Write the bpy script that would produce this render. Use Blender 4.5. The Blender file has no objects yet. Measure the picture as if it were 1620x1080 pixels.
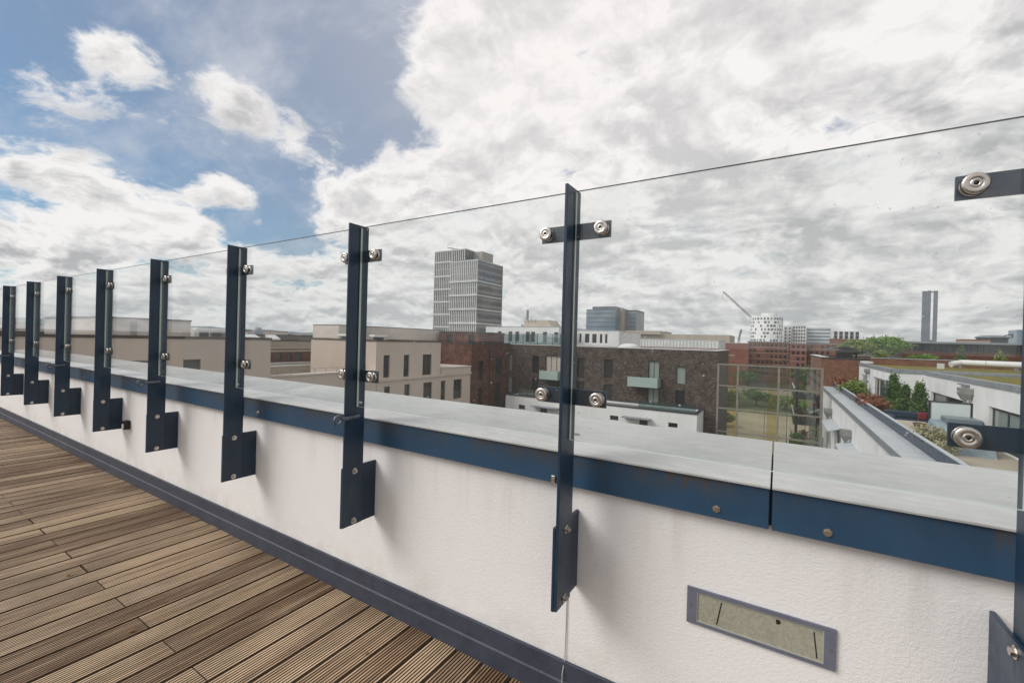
import bpy, math, random
from mathutils import Matrix, Vector

S = bpy.context.scene
R_ = math.radians

# ------------------------------------------------------------------ camera
cam_data = bpy.data.cameras.new("camera")
cam = bpy.data.objects.new("camera", cam_data)
S.collection.objects.link(cam)
cam_data.sensor_fit = 'HORIZONTAL'
cam_data.sensor_width = 36.0
cam_data.lens = 685.0 / 1620.0 * 36.0
cam_data.clip_start = 0.05
cam_data.clip_end = 20000.0
_r = Vector((0.8513865, 0.5238355, 0.02715501)).normalized()
_f = Vector((-0.52394056, 0.85174697, -0.00365991)).normalized()
_u = _r.cross(_f)
cam.matrix_world = Matrix(((_r.x, _u.x, -_f.x, 0.0), (_r.y, _u.y, -_f.y, 0.0), (_r.z, _u.z, -_f.z, 1.5), (0, 0, 0, 1)))
S.camera = cam

# ------------------------------------------------------------------ sun direction (from the left, a little behind the camera)
SUN_EL, SUN_AZ = R_(40.0), math.atan2(-0.56, -0.68)      # azimuth measured from +X towards +Y
sun_dir = Vector((math.cos(SUN_EL) * math.cos(SUN_AZ), math.cos(SUN_EL) * math.sin(SUN_AZ), math.sin(SUN_EL)))

# ------------------------------------------------------------------ sky
W = bpy.data.worlds.new("World")
S.world = W
W.cycles.sampling_method = 'MANUAL'
W.cycles.sample_map_resolution = 512
W.use_nodes = True
nt = W.node_tree
nt.nodes.clear()


class NB:
    """small helper for node trees"""
    def __init__(self, tree):
        self.t = tree

    def n(self, kind, **kw):
        nd = self.t.nodes.new(kind)
        for k, v in kw.items():
            setattr(nd, k, v)
        return nd

    def put(self, sock, v):
        if v is None:
            return
        if isinstance(v, bpy.types.NodeSocket):
            self.t.links.new(v, sock)
        else:
            sock.default_value = v

    def m(self, op, a, b=None, c=None, clamp=False):
        nd = self.n('ShaderNodeMath', operation=op, use_clamp=clamp)
        for i, v in enumerate((a, b, c)):
            self.put(nd.inputs[i], v)
        return nd.outputs[0]

    def v(self, op, a, b=None, s=None):
        nd = self.n('ShaderNodeVectorMath', operation=op)
        self.put(nd.inputs[0], a)
        self.put(nd.inputs[1], b)
        if s is not None:
            self.put(nd.inputs['Scale'], s)
        return nd.outputs['Value'] if op in ('DOT_PRODUCT', 'LENGTH', 'DISTANCE') else nd.outputs[0]

    def noise(self, vec, scale, detail=4, rough=0.55, lac=2.0, color=False, dist=0.0):
        nd = self.n('ShaderNodeTexNoise')
        self.put(nd.inputs['Vector'], vec)
        nd.inputs['Scale'].default_value = scale
        nd.inputs['Detail'].default_value = detail
        nd.inputs['Roughness'].default_value = rough
        nd.inputs['Lacunarity'].default_value = lac
        nd.inputs['Distortion'].default_value = dist
        return nd.outputs['Color' if color else 'Fac']

    def ramp(self, x, a, b, c=0.0, d=1.0, smooth=True):
        nd = self.n('ShaderNodeMapRange', interpolation_type='SMOOTHSTEP' if smooth else 'LINEAR')
        self.put(nd.inputs[0], x)
        for i, v in enumerate((a, b, c, d)):
            self.put(nd.inputs[i + 1], v)
        return nd.outputs[0]

    def mix(self, f, a, b, blend='MIX'):
        nd = self.n('ShaderNodeMix', data_type='RGBA', blend_type=blend)
        self.put(nd.inputs[0], f)
        for i, v in ((6, a), (7, b)):
            if isinstance(v, (tuple, list)) and len(v) == 3:
                v = (*v, 1.0)
            self.put(nd.inputs[i], v)
        return nd.outputs[2]

    def xyz(self, v):
        nd = self.n('ShaderNodeSeparateXYZ')
        self.put(nd.inputs[0], v)
        return nd.outputs

    def vec(self, x, y, z):
        nd = self.n('ShaderNodeCombineXYZ')
        for i, v in enumerate((x, y, z)):
            self.put(nd.inputs[i], v)
        return nd.outputs[0]


b = NB(nt)
tc = b.n('ShaderNodeTexCoord')
d = b.v('NORMALIZE', tc.outputs['Generated'])
dx, dy, dz = b.xyz(d)
zc = b.m('MAXIMUM', dz, 0.0)
den = b.m('ADD', zc, 0.36)
u = b.vec(b.m('DIVIDE', dx, den), b.m('DIVIDE', dy, den), 0.0)
wp = b.v('SCALE', b.v('SUBTRACT', b.noise(u, 1.7, 4, color=True), (0.5, 0.5, 0.5)), s=0.30)
uw = b.v('ADD', b.v('ADD', u, wp), (3.1, 7.7, 0.0))
N = b.noise(uw, 3.2, 12, 0.62)
Ns = b.noise(b.v('ADD', uw, (-0.035, 0.035, 0.0)), 3.2, 7, 0.60)
Nb = b.noise(b.v('ADD', b.v('MULTIPLY', uw, (1.0, 1.25, 1.0)), (11.3, 2.9, 0.0)), 2.3, 7, 0.56)


def lobe(c, k):
    c = Vector(c).normalized()
    return b.m('EXPONENT', b.m('MULTIPLY', b.m('SUBTRACT', b.v('DOT_PRODUCT', d, tuple(c)), 1.0), k))


cov = b.m('ADD', 0.21, b.m('MULTIPLY', b.m('EXPONENT', b.m('MULTIPLY', zc, -7.0)), 0.24))
LOBES = [((-0.84, 0.12, 0.50), 10.0, -0.42), ((-0.698, 0.481, 0.53), 22.0, -0.28), ((0.15, 0.93, 0.35), 3.0, 0.21), ((-0.829, 0.484, 0.281), 120.0, -0.22),
         ((-0.827, 0.422, 0.371), 330.0, 0.36), ((-0.797, 0.488, 0.356), 500.0, 0.25), ((-0.555, 0.652, 0.517), 300.0, 0.30), ((-0.485, 0.74, 0.466), 130.0, 0.06),
         ((-0.872, 0.239, 0.428), 500.0, 0.28), ((-0.871, 0.401, 0.285), 900.0, 0.25), ((-0.48, 0.638, 0.603), 160.0, 0.30),
         ((-0.731, 0.616, 0.293), 160.0, 0.34), ((-0.95, 0.20, 0.20), 70.0, 0.20), ((-0.703, 0.542, 0.46), 90.0, -0.20), ((-0.551, 0.747, 0.372), 120.0, 0.22)]
for c_, k_, a_ in LOBES:
    cov = b.m('ADD', cov, b.m('MULTIPLY', lobe(c_, k_), a_))
q = b.m('ADD', b.m('MULTIPLY', b.m('SUBTRACT', N, 0.5), 1.9), cov)
dens = b.ramp(q, -0.03, 0.18)
thick = b.ramp(q, 0.04, 0.55)
lit = b.m('MULTIPLY', b.m('SUBTRACT', Ns, N), 4.4)
body = b.ramp(Nb, 0.33, 0.67)
veil_n = b.noise(b.v('ADD', b.v('MULTIPLY', u, (1.0, 1.6, 1.0)), wp), 2.2, 8, 0.62)
# soft thin cloud, thicker towards the bright part of the sky
glow = lobe((-0.36, 0.66, 0.66), 4.5)
veil = b.m('MULTIPLY', b.ramp(veil_n, 0.44, 0.72), 0.45, clamp=True)
veil = b.m('ADD', veil, b.m('MULTIPLY', glow, 0.62), clamp=True)
sky = b.n('ShaderNodeTexSky', sky_type='NISHITA', sun_disc=False)
sky.sun_elevation = SUN_EL
sky.sun_rotation = math.pi / 2 - SUN_AZ
sky.altitude = 50.0
sky.air_density = 1.0
sky.dust_density = 0.8
sky.ozone_density = 1.0
K = 10.0
white = tuple(v * K for v in (0.67, 0.66, 0.65))
grey = tuple(v * K for v in (0.30, 0.308, 0.318))
veilc = tuple(v * K for v in (0.50, 0.51, 0.545))
shade = b.m('SUBTRACT', b.m('MULTIPLY', thick, b.m('ADD', 0.10, b.m('MULTIPLY', body, 0.90))), lit, clamp=True)
cloud = b.mix(shade, white, grey)
cloud = b.mix(b.m('MULTIPLY', glow, 0.60), cloud, tuple(v * K for v in (0.71, 0.68, 0.67)))
col = b.mix(veil, b.mix(1.0, sky.outputs[0], (0.42, 0.575, 0.65), 'MULTIPLY'), veilc)
col = b.mix(dens, col, cloud)
hz = b.m('EXPONENT', b.m('MULTIPLY', zc, -16.0))
col = b.mix(b.m('MULTIPLY', hz, 0.5), col, tuple(v * K for v in (0.43, 0.45, 0.465)))
bg = b.n('ShaderNodeBackground')
b.put(bg.inputs[0], col)
bg.inputs[1].default_value = 0.1
out = b.n('ShaderNodeOutputWorld')
nt.links.new(bg.outputs[0], out.inputs[0])

# ------------------------------------------------------------------ sun behind thin cloud
sl = bpy.data.lights.new("sun", 'SUN')
sl.energy = 1.75
sl.angle = R_(34.0)
sl.color = (1.0, 0.965, 0.92)
so = bpy.data.objects.new("sun", sl)
S.collection.objects.link(so)
so.rotation_euler = sun_dir.to_track_quat('Z', 'Y').to_euler()
so.location = (-10, -5, 30)

# ------------------------------------------------------------------ exposure
S.view_settings.view_transform = 'Standard'
S.view_settings.look = 'None'
S.view_settings.exposure = 0.44
S.view_settings.gamma = 1.0
S.view_settings.use_curve_mapping = False
S.cycles.max_bounces = 10
S.cycles.transparent_max_bounces = 24
S.cycles.caustics_reflective = False
S.cycles.caustics_refractive = False

# ================================================================== helpers
rnd = random.Random(7)
COL = S.collection


def srgb(r, g, bl):
    f = lambda c: (c / 255 / 12.92) if c / 255 <= 0.04045 else ((c / 255 + 0.055) / 1.055) ** 2.4
    return (f(r), f(g), f(bl))


def material(name, build):
    m = bpy.data.materials.new(name)
    m.use_nodes = True
    t = m.node_tree
    t.nodes.clear()
    nb = NB(t)
    o = nb.n('ShaderNodeOutputMaterial')
    sh = build(nb)
    t.links.new(sh, o.inputs[0])
    return m


def principled(nb, color, rough=0.6, metal=0.0, spec=0.5, bump=None, bump_d=0.002, bump_s=1.0, coat=0.0):
    p = nb.n('ShaderNodeBsdfPrincipled')
    if isinstance(color, (tuple, list)) and len(color) == 3:
        color = (*color, 1.0)
    nb.put(p.inputs['Base Color'], color)
    nb.put(p.inputs['Roughness'], rough)
    nb.put(p.inputs['Metallic'], metal)
    nb.put(p.inputs['Specular IOR Level'], spec)
    nb.put(p.inputs['Coat Weight'], coat)
    if bump is not None:
        bp = nb.n('ShaderNodeBump')
        bp.inputs['Strength'].default_value = bump_s
        bp.inputs['Distance'].default_value = bump_d
        nb.put(bp.inputs['Height'], bump)
        nb.t.links.new(bp.outputs[0], p.inputs['Normal'])
    return p.outputs[0]


def pos(nb):
    return nb.n('ShaderNodeNewGeometry').outputs['Position']


def obco(nb):
    return nb.n('ShaderNodeTexCoord').outputs['Object']


def orand(nb):
    return nb.n('ShaderNodeObjectInfo').outputs['Random']


def mottled(name, c1, c2, scale=1.0, rough=0.7, detail=6, streak=None, bump=0.0, bscale=40.0, spec=0.35, metal=0.0, lo=0.3, hi=0.7):
    """a painted or cast surface with soft uneven tone"""
    def f(nb):
        p = pos(nb)
        if streak:
            p2 = nb.v('MULTIPLY', p, streak)
        else:
            p2 = p
        n = nb.ramp(nb.noise(p2, scale, detail, 0.6), lo, hi)
        col = nb.mix(n, c1, c2)
        bm = nb.noise(p, bscale, 4, 0.6) if bump else None
        return principled(nb, col, rough, metal, spec, bm, bump)
    return material(name, f)


def brick_mat(name, c1, c2, mortar, axis='x', scale=1.0, var=0.5):
    def f(nb):
        p = nb.xyz(pos(nb))
        uv = nb.vec(p[0] if axis == 'x' else p[1], p[2], 0.0)
        br = nb.n('ShaderNodeTexBrick')
        nb.put(br.inputs['Vector'], uv)
        br.inputs['Color1'].default_value = (*c1, 1)
        br.inputs['Color2'].default_value = (*c2, 1)
        br.inputs['Mortar'].default_value = (*mortar, 1)
        br.inputs['Scale'].default_value = scale
        br.inputs['Mortar Size'].default_value = 0.010
        br.inputs['Brick Width'].default_value = 0.25
        br.inputs['Row Height'].default_value = 0.078
        br.inputs['Bias'].default_value = 0.0
        n = nb.noise(pos(nb), 1.3, 7, 0.7)
        n2 = nb.noise(nb.v('MULTIPLY', pos(nb), (5.0, 5.0, 11.0)), 1.0, 3, 0.7)
        k = nb.ramp(nb.m('ADD', nb.m('MULTIPLY', n, 0.5), nb.m('MULTIPLY', n2, 0.5)), 0.33, 0.67, 1.0 - var, 1.0 + var)
        col = nb.mix(1.0, br.outputs['Color'], nb.vec(k, k, k), 'MULTIPLY')
        return principled(nb, col, 0.85, 0.0, 0.25, br.outputs['Fac'], -0.01)
    return material(name, f)


M = {}


class MB:
    """collects shapes in world coordinates; build() links them as one mesh object"""
    def __init__(self):
        self.v, self.f, self.mi, self.sm = [], [], [], []

    def add(self, vs, fs, mi=0, smooth=False):
        o = len(self.v)
        self.v += [tuple(p) for p in vs]
        for f in fs:
            self.f.append(tuple(i + o for i in f))
            self.mi.append(mi)
            self.sm.append(smooth)
        return self

    def quad(self, a, b_, c, d_, mi=0):
        return self.add((a, b_, c, d_), ((0, 1, 2, 3),), mi)

    def box(self, x0, x1, y0, y1, z0, z1, mi=0):
        vs = [(x, y, z) for z in (z0, z1) for y in (y0, y1) for x in (x0, x1)]
        return self.add(vs, ((0, 2, 3, 1), (4, 5, 7, 6), (0, 1, 5, 4), (2, 6, 7, 3), (0, 4, 6, 2), (1, 3, 7, 5)), mi)

    def bbox(self, x0, x1, y0, y1, z0, z1, bv=0.003, mi=0):
        """box with small chamfers on the edges"""
        c = ((x0 + x1) / 2, (y0 + y1) / 2, (z0 + z1) / 2)
        h = ((x1 - x0) / 2, (y1 - y0) / 2, (z1 - z0) / 2)
        bv = min(bv, min(h) * 0.45)
        vs, idx = [], {}
        for sx in (-1, 1):
            for sy in (-1, 1):
                for sz in (-1, 1):
                    s = (sx, sy, sz)
                    for ax in range(3):
                        p = [c[k] + s[k] * (h[k] if k == ax else h[k] - bv) for k in range(3)]
                        idx[(sx, sy, sz, ax)] = len(vs)
                        vs.append(tuple(p))
        fs = []
        for ax in range(3):
            o1, o2 = [k for k in range(3) if k != ax]
            for s in (-1, 1):
                loop = []
                for (p, q_) in ((-1, -1), (1, -1), (1, 1), (-1, 1)):
                    k = [0, 0, 0]
                    k[ax], k[o1], k[o2] = s, p, q_
                    loop.append(idx[(*k, ax)])
                fs.append(tuple(loop))
        for e in range(3):
            o1, o2 = [k for k in range(3) if k != e]
            for s1 in (-1, 1):
                for s2 in (-1, 1):
                    k0, k1 = [0, 0, 0], [0, 0, 0]
                    k0[e], k1[e] = -1, 1
                    k0[o1] = k1[o1] = s1
                    k0[o2] = k1[o2] = s2
                    fs.append((idx[(*k0, o1)], idx[(*k1, o1)], idx[(*k1, o2)], idx[(*k0, o2)]))
        for sx in (-1, 1):
            for sy in (-1, 1):
                for sz in (-1, 1):
                    fs.append(tuple(idx[(sx, sy, sz, a)] for a in range(3)))
        return self.add(vs, fs, mi)

    def cyl(self, p0, p1, r0, r1=None, n=16, mi=0, caps=True, smooth=True):
        r1 = r0 if r1 is None else r1
        p0, p1 = Vector(p0), Vector(p1)
        ax = (p1 - p0).normalized()
        e = ax.orthogonal().normalized()
        g = ax.cross(e)
        vs = []
        for p, r in ((p0, r0), (p1, r1)):
            for i in range(n):
                a = 2 * math.pi * i / n
                vs.append(p + e * (r * math.cos(a)) + g * (r * math.sin(a)))
        self.add(vs, [(i, (i + 1) % n, n + (i + 1) % n, n + i) for i in range(n)], mi, smooth)
        if caps:
            self.add(vs, (tuple(range(n - 1, -1, -1)), tuple(range(n, 2 * n))), mi)
        return self

    def lathe(self, c, axis, prof, n=32, mi=0, smooth=True):
        """prof: (radius, offset along axis)"""
        c, ax = Vector(c), Vector(axis).normalized()
        e = ax.orthogonal().normalized()
        g = ax.cross(e)
        vs = []
        for r, h in prof:
            for i in range(n):
                a = 2 * math.pi * i / n
                vs.append(c + ax * h + e * (r * math.cos(a)) + g * (r * math.sin(a)))
        fs = []
        for k in range(len(prof) - 1):
            for i in range(n):
                fs.append((k * n + i, k * n + (i + 1) % n, (k + 1) * n + (i + 1) % n, (k + 1) * n + i))
        return self.add(vs, fs, mi, smooth)

    def tube(self, pts, r, n=8, mi=0):
        for p, q_ in zip(pts[:-1], pts[1:]):
            self.cyl(p, q_, r, r, n, mi)
        return self

    def torus(self, c, axis, R, r, n=24, m_=10, mi=0):
        c, ax = Vector(c), Vector(axis).normalized()
        e = ax.orthogonal().normalized()
        g = ax.cross(e)
        vs, fs = [], []
        for i in range(n):
            a = 2 * math.pi * i / n
            dirv = e * math.cos(a) + g * math.sin(a)
            for j in range(m_):
                t_ = 2 * math.pi * j / m_
                vs.append(c + dirv * (R + r * math.cos(t_)) + ax * (r * math.sin(t_)))
        for i in range(n):
            for j in range(m_):
                fs.append((i * m_ + j, ((i + 1) % n) * m_ + j, ((i + 1) % n) * m_ + (j + 1) % m_, i * m_ + (j + 1) % m_))
        return self.add(vs, fs, mi, True)

    def mesh(self, name, mats, origin=(0, 0, 0), fix=True):
        me = bpy.data.meshes.new(name)
        o = Vector(origin)
        me.from_pydata([tuple(Vector(p) - o) for p in self.v], [], self.f)
        for m in (mats if isinstance(mats, (list, tuple)) else [mats]):
            me.materials.append(m)
        me.polygons.foreach_set('material_index', self.mi)
        me.polygons.foreach_set('use_smooth', self.sm)
        me.update()
        if fix:
            import bmesh
            bm = bmesh.new()
            bm.from_mesh(me)
            bmesh.ops.recalc_face_normals(bm, faces=bm.faces)
            bm.to_mesh(me)
            bm.free()
        return me

    def build(self, name, mats, parent=None, fix=True, kind=None, label=None, cat=None, group=None, at=None):
        """linked object; vertices relative to the parent's origin (or to `at` for a top-level mesh)"""
        root = ORIGIN.get(parent.name, Vector((0, 0, 0))) if parent else Vector(at or (0, 0, 0))
        me = self.mesh(name, mats, root, fix)
        ob = bpy.data.objects.new(name, me)
        COL.objects.link(ob)
        if parent:
            ob.parent = parent
            ORIGIN[ob.name] = root
        else:
            ob.location = root
            ORIGIN[ob.name] = root
        tag(ob, label, cat, group, kind)
        return ob


ORIGIN = {}


def tag(o, label=None, cat=None, group=None, kind=None):
    if label:
        o['label'] = label
    if cat:
        o['category'] = cat
    if group:
        o['group'] = group
    if kind:
        o['kind'] = kind
    return o


def thing(name, loc, label=None, cat=None, group=None, kind=None):
    o = bpy.data.objects.new(name, None)
    o.location = loc
    o.empty_display_size = 0.2
    COL.objects.link(o)
    ORIGIN[o.name] = Vector(loc)
    return tag(o, label, cat, group, kind)


def place(name, me, parent, at):
    """an object that shares mesh data, standing at world position `at` under parent"""
    o = bpy.data.objects.new(name, me)
    COL.objects.link(o)
    o.parent = parent
    o.location = Vector(at) - ORIGIN[parent.name]
    ORIGIN[o.name] = Vector(at)
    return o


# ================================================================== materials
def f_wall(nb):
    p = pos(nb)
    n1 = nb.noise(p, 320.0, 3, 0.6)
    n2 = nb.noise(nb.v('MULTIPLY', p, (0.75, 1.0, 1.0)), 125.0, 3, 0.6)
    dirt = nb.ramp(nb.noise(nb.v('MULTIPLY', p, (1.2, 1.0, 0.6)), 1.7, 7, 0.65), 0.42, 0.80)
    speck = nb.ramp(nb.noise(p, 120.0, 2, 0.5), 0.64, 0.74)
    xyz = nb.xyz(p)
    drip = nb.m('MULTIPLY', nb.ramp(nb.noise(nb.vec(nb.m('MULTIPLY', xyz[0], 9.0), 0.0, nb.m('MULTIPLY', xyz[2], 0.8)), 1.0, 5, 0.6), 0.50, 0.80),
                nb.ramp(xyz[2], 0.55, 0.91))
    low = nb.m('MULTIPLY', nb.ramp(xyz[2], 0.36, 0.14), nb.ramp(nb.noise(p, 6.0, 5, 0.7), 0.35, 0.7))
    c = nb.mix(nb.m('MULTIPLY', dirt, 0.45), (0.86, 0.842, 0.832), (0.79, 0.76, 0.742))
    c = nb.mix(nb.m('MULTIPLY', drip, 0.40), c, (0.50, 0.45, 0.39))
    c = nb.mix(nb.m('MULTIPLY', low, 0.30), c, (0.48, 0.43, 0.37))
    c = nb.mix(nb.m('MULTIPLY', speck, 0.22), c, (0.42, 0.40, 0.38))
    h = nb.m('ADD', nb.m('MULTIPLY', n1, 0.6), n2)
    return principled(nb, c, 0.9, 0.0, 0.2, h, 0.0018, 0.9)


M['render_wall'] = material('render_wall', f_wall)


def f_navy(nb):
    p = pos(nb)
    n = nb.ramp(nb.noise(p, 6.0, 6, 0.65), 0.3, 0.75)
    c = nb.mix(n, (0.011, 0.030, 0.058), (0.017, 0.040, 0.074))
    fine = nb.noise(p, 700.0, 2, 0.5)
    o = nb.v('ADD', p, nb.vec(nb.m('MULTIPLY', orand(nb), 9.0), 0.0, 0.0))
    chip = nb.ramp(nb.noise(o, 85.0, 3, 0.6), 0.745, 0.765)
    scr = nb.ramp(nb.noise(nb.v('MULTIPLY', o, (30.0, 240.0, 7.0)), 1.0, 3, 0.6), 0.70, 0.76)
    dust = nb.ramp(nb.noise(nb.v('MULTIPLY', o, (20.0, 20.0, 4.0)), 1.0, 5, 0.65), 0.48, 0.80)
    c = nb.mix(nb.m('MULTIPLY', dust, 0.22), c, (0.11, 0.12, 0.13))
    c = nb.mix(nb.m('MULTIPLY', scr, 0.25), c, (0.16, 0.19, 0.22))
    c = nb.mix(nb.m('MULTIPLY', chip, 0.6), c, (0.34, 0.34, 0.33))
    return principled(nb, c, nb.m('ADD', nb.ramp(nb.noise(p, 9.0, 5, 0.6), 0.3, 0.7, 0.28, 0.44), nb.m('MULTIPLY', dust, 0.2)), 0.0, 0.5, fine, 0.0002, 0.6)


M['navy'] = material('navy_powder_coat', f_navy)


def f_fascia(nb):
    p = pos(nb)
    xyz = nb.xyz(p)
    n = nb.ramp(nb.noise(p, 5.0, 6, 0.65), 0.3, 0.75)
    c = nb.mix(n, (0.023, 0.066, 0.128), (0.032, 0.084, 0.155))
    streak = nb.noise(nb.vec(nb.m('MULTIPLY', xyz[0], 42.0), 0.0, nb.m('MULTIPLY', xyz[2], 9.0)), 1.0, 7, 0.75)
    patch = nb.ramp(nb.noise(nb.vec(nb.m('MULTIPLY', xyz[0], 2.6), 0.3, 0.0), 1.0, 3, 0.6), 0.36, 0.60)
    up = nb.ramp(xyz[2], 0.94, 1.045)
    rust = nb.m('MULTIPLY', nb.m('MULTIPLY', nb.ramp(streak, 0.36, 0.74), patch), up)
    c = nb.mix(nb.m('MULTIPLY', rust, 1.7, clamp=True), c, (0.080, 0.056, 0.034))
    c = nb.mix(nb.m('MULTIPLY', nb.ramp(streak, 0.5, 0.8), 0.25), c, (0.05, 0.09, 0.14))
    return principled(nb, c, nb.m('ADD', 0.36, nb.m('MULTIPLY', rust, 0.4)), 0.0, 0.5, streak, 0.0004, 0.5)


M['fascia'] = material('fascia_paint', f_fascia)


def f_coping(nb):
    p = pos(nb)
    n = nb.noise(p, 3.5, 8, 0.68)
    n2 = nb.noise(nb.v('MULTIPLY', p, (4.0, 22.0, 4.0)), 2.0, 5, 0.6)
    k = nb.ramp(nb.m('ADD', nb.m('MULTIPLY', n, 0.6), nb.m('MULTIPLY', n2, 0.4)), 0.33, 0.68)
    c = nb.mix(k, (0.46, 0.46, 0.45), (0.63, 0.625, 0.615))
    sp = nb.ramp(nb.noise(p, 60.0, 3, 0.6), 0.68, 0.76)
    c = nb.mix(nb.m('MULTIPLY', sp, 0.35), c, (0.30, 0.29, 0.27))
    return principled(nb, c, nb.ramp(n, 0.3, 0.7, 0.42, 0.62), 0.0, 0.45, n, 0.0015, 0.4)


M['coping'] = material('coping_sheet', f_coping)


def f_deck(nb):
    o = obco(nb)
    r = orand(nb)
    off = nb.vec(nb.m('MULTIPLY', r, 37.0), nb.m('MULTIPLY', r, 91.0), nb.m('MULTIPLY', r, 13.0))
    p = nb.v('ADD', o, off)
    grain = nb.noise(nb.v('MULTIPLY', p, (46.0, 1.6, 46.0)), 1.0, 6, 0.7)
    blot = nb.noise(nb.v('MULTIPLY', p, (9.0, 1.1, 9.0)), 1.0, 6, 0.65)
    wp_ = pos(nb)
    patch = nb.noise(nb.v('MULTIPLY', wp_, (1.5, 0.8, 1.0)), 1.1, 6, 0.65)
    k = nb.m('ADD', nb.m('ADD', nb.m('MULTIPLY', grain, 0.55), nb.m('MULTIPLY', blot, 0.40)), nb.m('MULTIPLY', r, 0.21))
    c = nb.mix(nb.ramp(k, 0.41, 0.74), (0.165, 0.088, 0.042), (0.66, 0.480, 0.315))
    c = nb.mix(nb.m('MULTIPLY', nb.ramp(patch, 0.42, 0.70), 0.50), c, (0.13, 0.083, 0.050))
    c = nb.mix(nb.m('MULTIPLY', nb.ramp(nb.noise(nb.v('MULTIPLY', p, (12.0, 3.0, 12.0)), 1.0, 4, 0.6), 0.60, 0.78), 0.55), c, (0.50, 0.45, 0.39))
    moss = nb.ramp(nb.noise(nb.v('ADD', wp_, (4.0, 9.0, 0.0)), 0.8, 5, 0.6), 0.56, 0.78)
    c = nb.mix(nb.m('MULTIPLY', moss, 0.35), c, (0.10, 0.095, 0.035))
    knot = nb.ramp(nb.noise(nb.v('MULTIPLY', p, (10.0, 4.0, 10.0)), 1.0, 2, 0.5), 0.74, 0.78)
    c = nb.mix(nb.m('MULTIPLY', knot, 0.8), c, (0.22, 0.095, 0.03))
    return principled(nb, c, nb.ramp(blot, 0.3, 0.7, 0.36, 0.66), 0.0, 0.5, grain, 0.002, 0.8)


M['deck'] = material('weathered_decking', f_deck)
M['groove_shade'] = mottled('groove_shade', (0.055, 0.035, 0.020), (0.10, 0.068, 0.042), 30.0, 0.95)  # shade painted into the grooves as darker brown; board ends share it
M['deck_base'] = mottled('deck_substrate', (0.02, 0.018, 0.015), (0.035, 0.03, 0.026), 4.0, 0.9)


def f_skirt(nb):
    p = pos(nb)
    n = nb.ramp(nb.noise(p, 7.0, 7, 0.7), 0.3, 0.7)
    c = nb.mix(n, (0.040, 0.046, 0.066), (0.058, 0.066, 0.090))
    dust = nb.ramp(nb.noise(p, 50.0, 5, 0.7), 0.60, 0.75)
    c = nb.mix(nb.m('MULTIPLY', dust, 0.25), c, (0.30, 0.28, 0.25))
    return principled(nb, c, 0.52, 0.0, 0.4, n, 0.0006)


M['skirting'] = material('skirting_sheet', f_skirt)
M['steel'] = material('stainless_steel', lambda nb: principled(nb, nb.mix(nb.noise(pos(nb), 90.0, 4, 0.6), (0.50, 0.45, 0.41), (0.68, 0.63, 0.58)), nb.ramp(nb.noise(pos(nb), 200.0, 3), 0.3, 0.7, 0.22, 0.38), 1.0))
M['dark_gap'] = material('black_rubber', lambda nb: principled(nb, (0.012, 0.012, 0.012), 0.6))
M['grey_steel'] = mottled('galvanised_steel', (0.10, 0.12, 0.15), (0.16, 0.18, 0.21), 20.0, 0.4, metal=0.5)


def f_glass(nb):
    o = nb.v('ADD', obco(nb), nb.vec(nb.m('MULTIPLY', orand(nb), 17.0), 0.0, nb.m('MULTIPLY', orand(nb), 5.0)))
    tr = nb.n('ShaderNodeBsdfTransparent')
    tr.inputs[0].default_value = (0.960, 0.970, 0.965, 1)
    gl = nb.n('ShaderNodeBsdfGlossy')
    gl.inputs['Roughness'].default_value = 0.0
    gl.inputs['Color'].default_value = (1, 1, 1, 1)
    lw = nb.n('ShaderNodeLayerWeight')
    lw.inputs[0].default_value = 0.5
    mx = nb.n('ShaderNodeMixShader')
    nb.put(mx.inputs[0], nb.m('ADD', 0.045, nb.m('MULTIPLY', nb.m('POWER', lw.outputs['Facing'], 5.0), 0.9)))
    nb.t.links.new(tr.outputs[0], mx.inputs[1])
    nb.t.links.new(gl.outputs[0], mx.inputs[2])
    # dried rain drops and a thin film of dust
    vo = nb.n('ShaderNodeTexVoronoi', feature='F1')
    nb.put(vo.inputs['Vector'], o)
    vo.inputs['Scale'].default_value = 42.0
    vo.inputs['Randomness'].default_value = 1.0
    cr = nb.xyz(vo.outputs['Color'])
    size = nb.m('MULTIPLY', nb.ramp(cr[0], 0.72, 1.0, 0.0, 0.15, smooth=False), nb.ramp(cr[1], 0.0, 1.0, 0.5, 1.2, smooth=False))
    spot = nb.m('LESS_THAN', vo.outputs['Distance'], size)
    film = nb.ramp(nb.noise(o, 3.0, 6, 0.65), 0.30, 0.8, 0.003, 0.022)
    df = nb.n('ShaderNodeBsdfDiffuse')
    df.inputs[0].default_value = (0.70, 0.71, 0.70, 1)
    tl = nb.n('ShaderNodeBsdfTranslucent')
    tl.inputs[0].default_value = (0.75, 0.76, 0.75, 1)
    ad = nb.n('ShaderNodeMixShader')
    ad.inputs[0].default_value = 0.5
    nb.t.links.new(df.outputs[0], ad.inputs[1])
    nb.t.links.new(tl.outputs[0], ad.inputs[2])
    m2 = nb.n('ShaderNodeMixShader')
    nb.put(m2.inputs[0], nb.m('ADD', film, nb.m('MULTIPLY', spot, 0.55), clamp=True))
    nb.t.links.new(mx.outputs[0], m2.inputs[1])
    nb.t.links.new(ad.outputs[0], m2.inputs[2])
    return m2.outputs[0]


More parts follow.
